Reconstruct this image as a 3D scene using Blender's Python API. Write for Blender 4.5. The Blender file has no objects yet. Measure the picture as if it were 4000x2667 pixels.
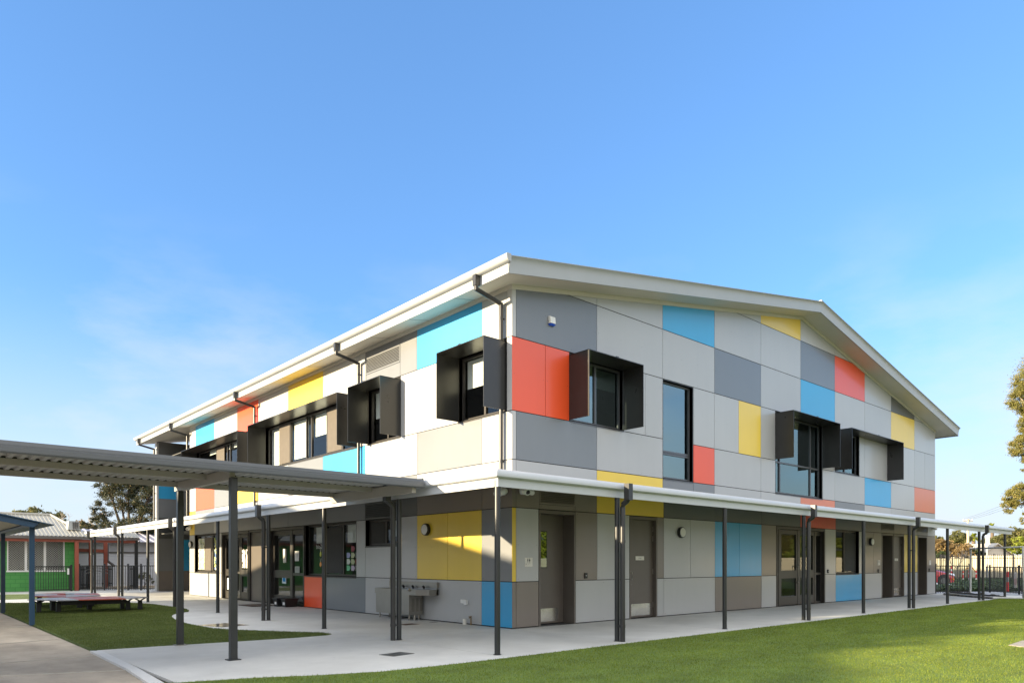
import bpy, bmesh, math, random
import numpy as np
from mathutils import Vector, Matrix
from mathutils.geometry import tessellate_polygon

random.seed(7)
rng = np.random.default_rng(11)
scn = bpy.context.scene
COL = scn.collection
PI = math.pi

# ------------------------------------------------------------------ helpers
class MB:
    """collects faces; build() links them as ONE mesh object"""
    def __init__(s):
        s.v = []; s.f = []; s.m = []
    def poly(s, pts, mi=0):
        b = len(s.v); s.v += [tuple(p) for p in pts]; s.f.append(tuple(range(b, b + len(pts)))); s.m.append(mi)
    def box(s, x0, x1, y0, y1, z0, z1, mi=0):
        x0, x1 = min(x0, x1), max(x0, x1); y0, y1 = min(y0, y1), max(y0, y1); z0, z1 = min(z0, z1), max(z0, z1)
        b = len(s.v)
        s.v += [(x0, y0, z0), (x1, y0, z0), (x1, y1, z0), (x0, y1, z0), (x0, y0, z1), (x1, y0, z1), (x1, y1, z1), (x0, y1, z1)]
        for q in ((0, 3, 2, 1), (4, 5, 6, 7), (0, 1, 5, 4), (1, 2, 6, 5), (2, 3, 7, 6), (3, 0, 4, 7)):
            s.f.append(tuple(b + i for i in q)); s.m.append(mi)
    def solid(s, A, B, mi=0):
        """closed prism between two equal-length loops"""
        n = len(A); b = len(s.v); s.v += [tuple(p) for p in A] + [tuple(p) for p in B]
        s.f.append(tuple(b + i for i in range(n))[::-1]); s.m.append(mi)
        s.f.append(tuple(b + n + i for i in range(n))); s.m.append(mi)
        for i in range(n):
            j = (i + 1) % n
            s.f.append((b + i, b + j, b + n + j, b + n + i)); s.m.append(mi)
    def tube(s, path, r, n=12, mi=0, caps=True):
        path = [Vector(p) for p in path]
        rs = r if isinstance(r, (list, tuple)) else [r] * len(path)
        rings = []
        for i, p in enumerate(path):
            if i == 0: d = path[1] - p
            elif i == len(path) - 1: d = p - path[i - 1]
            else: d = (path[i + 1] - p).normalized() + (p - path[i - 1]).normalized()
            d.normalize()
            up = Vector((0, 0, 1)) if abs(d.z) < .9 else Vector((1, 0, 0))
            a = d.cross(up).normalized(); c = a.cross(d)
            k = 1.0
            if 0 < i < len(path) - 1:
                cosang = (path[i + 1] - p).normalized().dot((p - path[i - 1]).normalized())
                k = min(1.4, 1 / max(.5, math.sqrt((1 + cosang) / 2)))
            b = len(s.v)
            for j in range(n):
                t = 2 * PI * j / n
                s.v.append(tuple(p + rs[i] * k * (a * math.cos(t) + c * math.sin(t))))
            rings.append(b)
        for i in range(len(rings) - 1):
            for j in range(n):
                k = (j + 1) % n
                s.f.append((rings[i] + j, rings[i] + k, rings[i + 1] + k, rings[i + 1] + j)); s.m.append(mi)
        if caps:
            s.f.append(tuple(rings[0] + j for j in range(n))[::-1]); s.m.append(mi)
            s.f.append(tuple(rings[-1] + j for j in range(n))); s.m.append(mi)
    def build(s, name, mats, parent=None, smooth=False, origin=(0, 0, 0), bevel=0):
        root = parent
        while root is not None and root.parent is not None: root = root.parent
        off = Vector(root.location) if root is not None else Vector(origin)
        me = bpy.data.meshes.new(name)
        me.from_pydata([tuple(Vector(p) - off) for p in s.v], [], s.f)
        if not isinstance(mats, (list, tuple)): mats = [mats]
        for m in mats: me.materials.append(m)
        me.polygons.foreach_set('material_index', s.m)
        bm = bmesh.new(); bm.from_mesh(me); bmesh.ops.recalc_face_normals(bm, faces=bm.faces[:]); bm.to_mesh(me); bm.free()
        if smooth:
            me.polygons.foreach_set('use_smooth', [True] * len(me.polygons))
            me.set_sharp_from_angle(angle=math.radians(40))
        me.update()
        o = bpy.data.objects.new(name, me); COL.objects.link(o)
        if parent is not None: o.parent = parent
        else: o.location = off
        if bevel:
            b = o.modifiers.new('bevel', 'BEVEL'); b.width = bevel; b.segments = 2; b.limit_method = 'ANGLE'
        return o

def tag(o, label=None, cat=None, group=None, kind=None):
    if label: o['label'] = label
    if cat: o['category'] = cat
    if group: o['group'] = group
    if kind: o['kind'] = kind
    return o

def empty(name, loc=(0, 0, 0), label=None, cat=None, group=None):
    o = bpy.data.objects.new(name, None); COL.objects.link(o); o.location = loc
    o.empty_display_size = .2
    return tag(o, label, cat, group)

def text_mesh(body, size, mat, name, parent, origin, uax, vax, mirror=False, align='LEFT', line=1.0):
    cu = bpy.data.curves.new(name, 'FONT'); cu.body = body; cu.size = size; cu.align_x = align; cu.space_line = line
    cu.resolution_u = 3
    tmp = bpy.data.objects.new('tmp_text', cu); COL.objects.link(tmp)
    bpy.context.view_layer.update()
    me = bpy.data.meshes.new_from_object(tmp.evaluated_get(bpy.context.evaluated_depsgraph_get()))
    bpy.data.objects.remove(tmp)
    root = parent
    while root is not None and root.parent is not None: root = root.parent
    off = Vector(root.location) if root is not None else Vector((0, 0, 0))
    U, V, O = Vector(uax), Vector(vax), Vector(origin)
    sx = -1 if mirror else 1
    for v in me.vertices:
        v.co = O + U * (v.co.x * sx) + V * v.co.y - off
    me.materials.clear(); me.materials.append(mat)
    o = bpy.data.objects.new(name, me); COL.objects.link(o)
    if parent is not None: o.parent = parent
    return o

# ------------------------------------------------------------------ materials
def mat(name, base, rough=.5, metal=0., spec=.5, var=0., vscale=3., bump=0., bscale=40., rvar=0., coat=0., stretch=None, var2=None):
    m = bpy.data.materials.new(name); m.use_nodes = True
    nt = m.node_tree; N = nt.nodes; L = nt.links
    p = N['Principled BSDF']
    p.inputs['Base Color'].default_value = (*base, 1); p.inputs['Roughness'].default_value = rough
    p.inputs['Metallic'].default_value = metal; p.inputs['Specular IOR Level'].default_value = spec
    p.inputs['Coat Weight'].default_value = coat; p.inputs['Coat Roughness'].default_value = .08
    if var or bump or rvar:
        tc = N.new('ShaderNodeTexCoord'); mp = N.new('ShaderNodeMapping'); L.new(tc.outputs['Object'], mp.inputs['Vector'])
        if stretch: mp.inputs['Scale'].default_value = stretch
    if var or rvar:
        n = N.new('ShaderNodeTexNoise'); n.inputs['Scale'].default_value = vscale; n.inputs['Detail'].default_value = 6; n.inputs['Roughness'].default_value = .6
        L.new(mp.outputs['Vector'], n.inputs['Vector'])
        if var:
            r = N.new('ShaderNodeValToRGB'); e = r.color_ramp.elements
            e[0].position = .3; e[1].position = .7
            lo = var2 if var2 else tuple(c * (1 - var) for c in base)
            e[0].color = (*lo, 1); e[1].color = (*[min(1, c * (1 + var)) for c in base], 1)
            L.new(n.outputs['Fac'], r.inputs['Fac']); L.new(r.outputs['Color'], p.inputs['Base Color'])
        if rvar:
            mr = N.new('ShaderNodeMapRange'); mr.inputs['To Min'].default_value = max(0, rough - rvar); mr.inputs['To Max'].default_value = min(1, rough + rvar)
            L.new(n.outputs['Fac'], mr.inputs['Value']); L.new(mr.outputs['Result'], p.inputs['Roughness'])
    if bump:
        n2 = N.new('ShaderNodeTexNoise'); n2.inputs['Scale'].default_value = bscale; n2.inputs['Detail'].default_value = 4
        L.new(mp.outputs['Vector'], n2.inputs['Vector'])
        b = N.new('ShaderNodeBump'); b.inputs['Strength'].default_value = bump; b.inputs['Distance'].default_value = .02
        L.new(n2.outputs['Fac'], b.inputs['Height']); L.new(b.outputs['Normal'], p.inputs['Normal'])
    return m

def panel_mat(name, base, rough=.42):
    m = mat(name, base, rough, spec=.6, var=.03, vscale=.7, rvar=.05, bump=.03, bscale=1.6, coat=.35)
    nt = m.node_tree; N = nt.nodes; L = nt.links; p = N['Principled BSDF']; p.inputs['Coat Roughness'].default_value = .14
    g = N.new('ShaderNodeNewGeometry'); r = N.new('ShaderNodeMapRange'); r.inputs['To Min'].default_value = .94; r.inputs['To Max'].default_value = 1.04
    L.new(g.outputs['Random Per Island'], r.inputs['Value'])
    # faint vertical water marks
    mp = N.new('ShaderNodeMapping'); mp.inputs['Scale'].default_value = (5, 5, .35); tc = N.new('ShaderNodeTexCoord'); L.new(tc.outputs['Object'], mp.inputs['Vector'])
    n = N.new('ShaderNodeTexNoise'); n.inputs['Scale'].default_value = 1.0; n.inputs['Detail'].default_value = 5; L.new(mp.outputs['Vector'], n.inputs['Vector'])
    r2 = N.new('ShaderNodeMapRange'); r2.inputs['From Min'].default_value = .35; r2.inputs['From Max'].default_value = .7; r2.inputs['To Min'].default_value = .985; r2.inputs['To Max'].default_value = 1.005; L.new(n.outputs['Fac'], r2.inputs['Value'])
    k = N.new('ShaderNodeMath'); k.operation = 'MULTIPLY'; L.new(r.outputs['Result'], k.inputs[0]); L.new(r2.outputs['Result'], k.inputs[1])
    src = p.inputs['Base Color'].links[0].from_socket
    mx = N.new('ShaderNodeVectorMath'); mx.operation = 'SCALE'; L.new(src, mx.inputs[0]); L.new(k.outputs['Value'], mx.inputs['Scale']); L.new(mx.outputs['Vector'], p.inputs['Base Color'])
    return m

LIGHT = panel_mat('panel_light_grey', (.395, .40, .40))
MID = panel_mat('panel_mid_grey', (.165, .172, .18))
DARK = panel_mat('panel_slate_grey', (.15, .165, .18))
TAUPE = panel_mat('panel_taupe', (.18, .152, .13))
CHAR = panel_mat('panel_charcoal', (.075, .08, .08))
YEL = panel_mat('panel_yellow', (.74, .52, .04))
RED = panel_mat('panel_red', (.74, .075, .012))
RED_SHEEN = panel_mat('panel_red_sheen', (.62, .17, .075))  # red panel with its glossy reflection mixed into the colour
BLU = panel_mat('panel_blue', (.03, .33, .62))
TRIM = panel_mat('corner_trim_grey', (.46, .46, .455))
SCREW = None
GREYS = [LIGHT, MID, DARK, TAUPE, CHAR, TRIM]
GI = {'L': 0, 'M': 1, 'D': 2, 'T': 3, 'C': 4, 'W': 5}
COLOURS = {'O': (RED_SHEEN, 'red cladding panel with glossy sheen in its colour'), 'Y': (YEL, 'yellow cladding panel'), 'R': (RED, 'red cladding panel'), 'B': (BLU, 'blue cladding panel')}
SCREW = mat('screw_head', (.06, .06, .06), .5, metal=.5, var=.1)
GREYS = GREYS + [SCREW]
VERW = mat('verandah_pale_metal', (.50, .515, .53), .38, var=.03, vscale=2, rvar=.06)
BACK = mat('joint_backing', (.012, .012, .012), .9)
ROOFW = mat('roof_cream_grey', (.36, .375, .385), .38, var=.03, vscale=2, rvar=.06)
SOFFIT = mat('soffit_white', (.56, .53, .47), .55, var=.03, vscale=1.5)
HOOD = mat('hood_black_metal', (.022, .022, .021), .3, var=.15, vscale=2, rvar=.08)
FRAME = mat('window_frame_bronze', (.055, .05, .045), .38, metal=.3, rvar=.06, var=.08, vscale=4)
FRAMEG = mat('window_frame_grey', (.10, .105, .115), .35, metal=.4, var=.06, vscale=4)
SCREEN = mat('fly_screen', (.10, .085, .07), .75, var=.08, vscale=6)
SCREEND = mat('fly_screen_dark', (.03, .03, .028), .7, var=.08, vscale=6)
BLIND = mat('roller_blind', (.72, .72, .68), .85, var=.02, vscale=2)
POSTM = mat('post_charcoal_paint', (.018, .02, .021), .36, var=.08, vscale=5, rvar=.06)
PIPE = mat('downpipe_charcoal', (.034, .034, .035), .34, metal=.2, var=.08, vscale=4, rvar=.06)
WALKM = mat('walkway_grey_metal', (.095, .102, .11), .42, var=.05, vscale=3, rvar=.06)
WALKS = mat('walkway_sheet_underside', (.44, .44, .43), .5, var=.05, vscale=3)
WALKU = mat('walkway_beige_purlin', (.36, .34, .30), .5, var=.05, vscale=3)
DOORM = mat('door_taupe', (.115, .098, .083), .4, var=.05, vscale=3)
STEEL = mat('stainless_steel', (.31, .295, .265), .36, metal=.9, var=.05, vscale=3)
STEELD = mat('brushed_steel_plate', (.62, .60, .58), .22, metal=1., var=.12, vscale=5, rvar=.1)
BLACKP = mat('black_plastic', (.012, .012, .013), .4, var=.1, vscale=8)
WHITEP = mat('white_plastic', (.72, .72, .70), .4, var=.03, vscale=8)
SIGNW = mat('sign_cream', (.66, .64, .58), .5, var=.02, vscale=8)
INK = mat('ink_black', (.02, .02, .02), .6, var=.05, vscale=9)
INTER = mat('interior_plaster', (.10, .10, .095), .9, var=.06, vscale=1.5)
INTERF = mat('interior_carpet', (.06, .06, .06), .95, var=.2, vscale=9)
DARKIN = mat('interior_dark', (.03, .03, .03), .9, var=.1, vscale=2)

def glass(name, tint=(.86, .9, .89), f0=.05, gcol=(.9, .95, 1)):
    m = bpy.data.materials.new(name); m.use_nodes = True
    nt = m.node_tree; N = nt.nodes; L = nt.links; N.clear()
    out = N.new('ShaderNodeOutputMaterial'); mx = N.new('ShaderNodeMixShader')
    tr = N.new('ShaderNodeBsdfTransparent'); gl = N.new('ShaderNodeBsdfGlossy'); geo = N.new('ShaderNodeNewGeometry')
    d = N.new('ShaderNodeVectorMath'); d.operation = 'DOT_PRODUCT'; L.new(geo.outputs['Incoming'], d.inputs[0]); L.new(geo.outputs['Normal'], d.inputs[1])
    def op(o, x, y=None):
        k = N.new('ShaderNodeMath'); k.operation = o
        for i, q in enumerate((x, y)):
            if q is None: continue
            if isinstance(q, (int, float)): k.inputs[i].default_value = q
            else: L.new(q, k.inputs[i])
        return k.outputs['Value']
    fr = op('ADD', op('MULTIPLY', op('POWER', op('SUBTRACT', 1.0, op('ABSOLUTE', d.outputs['Value'])), 5.0), 1 - f0), f0)
    tc = N.new('ShaderNodeTexCoord'); nz = N.new('ShaderNodeTexNoise'); bp = N.new('ShaderNodeBump')
    nz.inputs['Scale'].default_value = .8; bp.inputs['Strength'].default_value = .012; bp.inputs['Distance'].default_value = .1
    L.new(tc.outputs['Object'], nz.inputs['Vector']); L.new(nz.outputs['Fac'], bp.inputs['Height'])
    L.new(bp.outputs['Normal'], gl.inputs['Normal'])
    tr.inputs['Color'].default_value = (*tint, 1); gl.inputs['Color'].default_value = (*gcol, 1); gl.inputs['Roughness'].default_value = 0
    L.new(fr, mx.inputs['Fac']); L.new(tr.outputs['BSDF'], mx.inputs[1]); L.new(gl.outputs['BSDF'], mx.inputs[2])
    L.new(mx.outputs['Shader'], out.inputs['Surface'])
    return m
GLASS = glass('window_glass')
GLASSB = glass('tinted_window_glass', (.22, .28, .28), .30, (.62, .77, .74))

def leaf_mat(name, c0, c1, c2=None, trans=.25, patch=0.):
    m = bpy.data.materials.new(name); m.use_nodes = True
    nt = m.node_tree; N = nt.nodes; L = nt.links
    p = N['Principled BSDF']; p.inputs['Roughness'].default_value = .55; p.inputs['Specular IOR Level'].default_value = .3
    g = N.new('ShaderNodeNewGeometry'); r = N.new('ShaderNodeValToRGB'); e = r.color_ramp.elements
    e[0].color = (*c0, 1); e[1].color = (*c1, 1)
    if c2:
        k = e.new(.86); k.color = (*c1, 1); e[-1].color = (*c2, 1)
    L.new(g.outputs['Random Per Island'], r.inputs['Fac']); colr = r.outputs['Color']
    if patch:
        tc = N.new('ShaderNodeTexCoord'); mp = N.new('ShaderNodeMapping'); mp.inputs['Scale'].default_value = (.5, 1.1, 1); mp.inputs['Rotation'].default_value = (0, 0, .5); L.new(tc.outputs['Object'], mp.inputs['Vector'])
        n = N.new('ShaderNodeTexNoise'); n.inputs['Scale'].default_value = 1.3; n.inputs['Detail'].default_value = 8; n.inputs['Roughness'].default_value = .7; L.new(mp.outputs['Vector'], n.inputs['Vector'])
        q = N.new('ShaderNodeMapRange'); q.inputs['From Min'].default_value = .34; q.inputs['From Max'].default_value = .66; q.inputs['To Min'].default_value = 1 - patch; q.inputs['To Max'].default_value = 1 + patch * .7; L.new(n.outputs['Fac'], q.inputs['Value'])
        k = N.new('ShaderNodeVectorMath'); k.operation = 'SCALE'; L.new(colr, k.inputs[0]); L.new(q.outputs['Result'], k.inputs['Scale']); colr = k.outputs['Vector']
    L.new(colr, p.inputs['Base Color'])
    t = N.new('ShaderNodeBsdfTranslucent'); L.new(colr, t.inputs['Color'])
    mx = N.new('ShaderNodeMixShader'); mx.inputs['Fac'].default_value = trans
    L.new(p.outputs['BSDF'], mx.inputs[1]); L.new(t.outputs['BSDF'], mx.inputs[2])
    L.new(mx.outputs['Shader'], N['Material Output'].inputs['Surface'])
    return m

def stained(m, scale=.35, lo=.82, hi=1.06, spots=0.):
    nt = m.node_tree; N = nt.nodes; L = nt.links; p = N['Principled BSDF']; src = p.inputs['Base Color'].links[0].from_socket
    tc = N.new('ShaderNodeTexCoord'); n = N.new('ShaderNodeTexNoise'); n.inputs['Scale'].default_value = scale; n.inputs['Detail'].default_value = 9; n.inputs['Roughness'].default_value = .68
    L.new(tc.outputs['Object'], n.inputs['Vector'])
    r = N.new('ShaderNodeMapRange'); r.inputs['From Min'].default_value = .32; r.inputs['From Max'].default_value = .68; r.inputs['To Min'].default_value = lo; r.inputs['To Max'].default_value = hi; L.new(n.outputs['Fac'], r.inputs['Value'])
    last = r.outputs['Result']
    if spots:
        v = N.new('ShaderNodeTexNoise'); v.inputs['Scale'].default_value = 9; v.inputs['Detail'].default_value = 3; L.new(tc.outputs['Object'], v.inputs['Vector'])
        r2 = N.new('ShaderNodeMapRange'); r2.inputs['From Min'].default_value = .66; r2.inputs['From Max'].default_value = .74; r2.inputs['To Min'].default_value = 1; r2.inputs['To Max'].default_value = 1 - spots; L.new(v.outputs['Fac'], r2.inputs['Value'])
        k = N.new('ShaderNodeMath'); k.operation = 'MULTIPLY'; L.new(last, k.inputs[0]); L.new(r2.outputs['Result'], k.inputs[1]); last = k.outputs['Value']
    mx = N.new('ShaderNodeVectorMath'); mx.operation = 'SCALE'; L.new(src, mx.inputs[0]); L.new(last, mx.inputs['Scale']); L.new(mx.outputs['Vector'], p.inputs['Base Color'])
    return m

# ------------------------------------------------------------------ facade frames
# gable facade: plane y = 0, u = x ; side facade: plane x = 0, u = y ; w = outwards
def P(f, u, v, w):
    return (u, -w, v) if f == 'R' else (-w, u, v)
def fbox(mb, f, u0, u1, v0, v1, w0, w1, mi=0):
    a = P(f, u0, v0, w0); b = P(f, u1, v1, w1)
    mb.box(a[0], b[0], a[1], b[1], a[2], b[2], mi)
def soffit_z(x): return 9.55 - .1765 * abs(x - 12.83)
def clip_top(u0, u1, v0, v1, zf):
    """rectangle clipped below the line(s) z = zf(u) -> list of (u, v)"""
    us = sorted({u0, u1} | ({12.83} if u0 < 12.83 < u1 else set()))
    top = [(u, min(v1, zf(u))) for u in us]
    # add crossing points with v1
    ext = []
    for (ua, va), (ub, vb) in zip(top, top[1:]):
        ext.append((ua, va))
        za, zb = zf(ua), zf(ub)
        if (za - v1) * (zb - v1) < 0:
            t = (v1 - za) / (zb - za); ext.append((ua + t * (ub - ua), v1))
    ext.append(top[-1])
    out = [(u0, v0), (u1, v0)] + ext[::-1]
    if max(v for _, v in ext) <= v0 + .01: return None
    # drop parts below v0
    pts = []
    n = len(out)
    for i in range(n):
        (ua, va), (ub, vb) = out[i], out[(i + 1) % n]
        if va >= v0 - 1e-6: pts.append((ua, va))
        if (va - v0) * (vb - v0) < -1e-9:
            t = (v0 - va) / (vb - va); pts.append((ua + t * (ub - ua), v0))
    cl = []
    for p in pts:
        if not cl or (abs(p[0] - cl[-1][0]) + abs(p[1] - cl[-1][1])) > 1e-4: cl.append(p)
    if len(cl) > 1 and abs(cl[0][0] - cl[-1][0]) + abs(cl[0][1] - cl[-1][1]) < 1e-4: cl.pop()
    return cl if len(cl) >= 3 else None
GAPU, GAPV = .006, .0085
def panels(f, specs, wall_parent_name, zf, root):
    """greys become one wall mesh, each coloured panel a sub-part of it"""
    g = MB(); cols = []
    for (u0, u1, v0, v1, c) in specs:
        pts = clip_top(u0 + GAPU, u1 - GAPU, v0 + GAPV, v1 - GAPV, zf)
        if not pts: continue
        w0, w1 = -.012, 0.0
        A = [P(f, u, v, w0) for u, v in pts]; B = [P(f, u, v, w1) for u, v in pts]
        # screw heads near the sheet edges
        if v1 < 3 or v0 > 3.4:
            nu, nv = max(1, round((u1 - u0) / .8)), max(1, round((v1 - v0) / .7))
            for iu in range(nu + 1):
                for iv in range(nv + 1):
                    su, sv = u0 + .06 + (u1 - u0 - .12) * iu / nu, v0 + .06 + (v1 - v0 - .12) * iv / nv
                    if u1 - u0 < .3 or sv > zf(su) - .15: continue
                    g.poly([P(f, su + .007 * math.cos(q), sv + .007 * math.sin(q), .0012) for q in np.linspace(0, 2 * PI, 6, endpoint=False)], 6)
        if c in GI: g.solid(A, B, GI[c])
        else:
            m = MB(); m.solid(A, B); cols.append((m, c))
    wall = g.build(wall_parent_name, GREYS, root)
    for m, c in cols:
        o = m.build('cladding_panel', COLOURS[c][0], wall); o['label'] = COLOURS[c][1]
    return wall
def backing(mb, f, u0, u1, v0, v1, holes, zf, w0=-.16, w1=-.02, mi=0):
    us = sorted({u0, u1, *[h[0] for h in holes], *[h[1] for h in holes]})
    vs = sorted({v0, v1, *[h[2] for h in holes], *[h[3] for h in holes]})
    us = [u for u in us if u0 <= u <= u1]; vs = [v for v in vs if v0 <= v <= v1]
    for ua, ub in zip(us, us[1:]):
        run = None
        for va, vb in zip(vs, vs[1:]):
            mu, mv = (ua + ub) / 2, (va + vb) / 2
            if any(h[0] < mu < h[1] and h[2] < mv < h[3] for h in holes): continue
            pts = clip_top(ua, ub, va, vb, zf)
            if pts: mb.solid([P(f, u, v, w0) for u, v in pts], [P(f, u, v, w1) for u, v in pts], mi)

# ------------------------------------------------------------------ THE SCHOOL BUILDING
school = empty('school_building', (0, 0, 0), 'two storey gabled school building clad in grey panels with red, yellow and blue ones', 'building')
Z = [0.012, .993, 2.575, 3.30, 3.595, 4.63, 6.2, 7.487, 8.755, 20]
C = [0, .117, 2.69, 5.26, 7.68, 10.24, 12.80, 15.35, 17.89, 20.44, 22.98, 25.5]
R = []
def add(lst, u0, u1, v0, v1, c): lst.append((u0, u1, v0, v1, c))
# --- gable, upper storey
for (u0, u1, i, j, c) in [
    (0, .117, 3, 4, 'W'), (0, .117, 4, 5, 'W'), (0, .117, 6, 9, 'W'),
    (0, .987, 5, 6, 'R'), (.987, 1.745, 5, 6, 'R'),
    (.117, 2.69, 3, 4, 'L'), (.117, 2.69, 4, 5, 'D'), (.117, 2.69, 6, 7, 'D'), (.117, 2.69, 7, 9, 'L'),
    (2.69, 5.26, 3, 4, 'Y'), (2.69, 5.26, 4, 5, 'L'), (3.69, 4.523, 5, 6, 'L'), (4.523, 5.26, 5, 6, 'L'), (2.69, 5.26, 6, 7, 'L'), (2.69, 5.26, 7, 9, 'L'),
    (5.26, 6.65, 3, 4, 'M'), (6.65, 7.68, 3, 4, 'M'), (6.65, 7.68, 4, 5, 'R'), (6.65, 7.68, 5, 6, 'L'), (5.26, 7.68, 6, 7, 'L'), (5.26, 7.68, 7, 9, 'B'),
    (7.68, 10.24, 3, 4, 'L'), (7.68, 10.24, 4, 5, 'L'), (7.68, 8.965, 5, 6, 'L'), (8.965, 10.24, 5, 6, 'Y'), (7.68, 10.24, 6, 7, 'D'), (7.68, 10.24, 7, 8, 'L'), (7.68, 10.24, 8, 9, 'L'),
    (10.24, 12.80, 3, 4, 'L'), (10.24, 11.12, 4, 5, 'L'), (10.24, 11.12, 5, 6, 'L'), (10.24, 12.80, 6, 7, 'L'), (10.24, 12.80, 7, 8, 'L'), (10.24, 12.80, 8, 9, 'Y'),
    (12.80, 15.35, 3, 4, 'O'), (14.40, 15.35, 4, 5, 'L'), (14.40, 15.35, 5, 6, 'L'), (12.80, 15.35, 6, 7, 'B'), (12.80, 15.35, 7, 8, 'D'), (12.80, 15.35, 8, 9, 'L'),
    (15.35, 17.89, 3, 4, 'M'), (15.35, 17.89, 4, 5, 'L'), (17.42, 17.89, 5, 6, 'L'), (15.35, 17.89, 6, 7, 'L'), (15.35, 17.89, 7, 8, 'R'), (15.35, 17.89, 8, 9, 'L'),
    (17.89, 20.44, 3, 4, 'L'), (17.89, 20.44, 4, 5, 'B'), (17.89, 20.44, 5, 6, 'L'), (17.89, 20.44, 6, 7, 'L'), (17.89, 20.44, 7, 9, 'L'),
    (20.44, 22.98, 3, 4, 'L'), (20.44, 22.98, 4, 5, 'L'), (20.44, 22.98, 5, 6, 'L'), (20.44, 22.98, 6, 7, 'Y'), (20.44, 22.98, 7, 9, 'C'),
    (22.98, 25.5, 3, 4, 'L'), (22.98, 25.5, 4, 5, 'O'), (22.98, 24.2, 5, 6, 'L'), (24.2, 25.5, 5, 6, 'L'), (22.98, 25.5, 6, 7, 'L'), (22.98, 25.5, 7, 9, 'L'),
]: add(R, u0, u1, Z[i], Z[j], c)
# --- gable, ground storey
for (u0, u1, i, j, c) in [
    (0, .117, 0, 1, 'T'), (0, .117, 1, 2, 'Y'), (0, .117, 2, 3, 'T'),
    (.117, .78, 0, 1, 'T'), (.117, .78, 1, 2, 'L'),
    (1.96, 2.70, 1, 2, 'T'), (1.96, 3.90, 0, 1, 'L'), (2.70, 3.90, 1, 2, 'L'),
    (2.69, 5.30, 2, 3, 'Y'),
    (5.03, 5.31, 0, 1, 'L'), (5.03, 5.31, 1, 2, 'T'),
    (5.30, 7.71, 2, 3, 'C'), (5.31, 7.71, 0, 1, 'L'), (5.31, 6.51, 1, 2, 'L'), (6.51, 7.71, 1, 2, 'L'),
    (7.71, 10.28, 2, 3, 'C'), (7.71, 9.0, 1, 2, 'B'), (9.0, 10.28, 1, 2, 'B'), (7.71, 10.28, 0, 1, 'T'),
    (10.28, 11.18, 1, 2, 'T'), (10.28, 11.18, 0, 1, 'L'), (10.28, 12.80, 2, 3, 'C'), (12.80, 15.42, 2, 3, 'R'),
    (14.60, 15.42, 0, 1, 'L'), (14.60, 15.42, 1, 2, 'L'), (15.42, 17.95, 2, 3, 'C'), (15.42, 17.95, 0, 1, 'B'), (17.39, 17.95, 1, 2, 'L'),
    (17.95, 19.50, 0, 1, 'L'), (17.95, 18.72, 1, 2, 'T'), (18.72, 19.50, 1, 2, 'T'), (17.95, 19.45, 2, 3, 'T'), (20.75, 23.28, 2, 3, 'T'), (24.55, 25.5, 2, 3, 'L'),
    (21.84, 23.33, 1, 2, 'Y'), (21.84, 23.33, 0, 1, 'L'), (24.50, 25.5, 0, 1, 'L'), (24.50, 25.5, 1, 2, 'T'),
    # around the vents
    (.117, .80, 2, 3, 'T'), (1.94, 2.69, 2, 3, 'T'), (.80, 1.94, 2, 2, 'T'),
]: add(R, u0, u1, Z[i], Z[j], c)
add(R, .80, 1.94, 2.575, 2.69, 'T'); add(R, .80, 1.94, 2.99, 3.30, 'T')
add(R, 19.45, 20.75, 2.575, 2.70, 'T'); add(R, 19.45, 20.75, 2.95, 3.30, 'T')
add(R, 23.28, 24.55, 2.575, 2.70, 'T'); add(R, 23.28, 24.55, 2.97, 3.30, 'T')
R = [r for r in R if r[3] - r[2] > .05]
gable = panels('R', R, 'gable_wall', lambda x: soffit_z(x) - .005, school)

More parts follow.
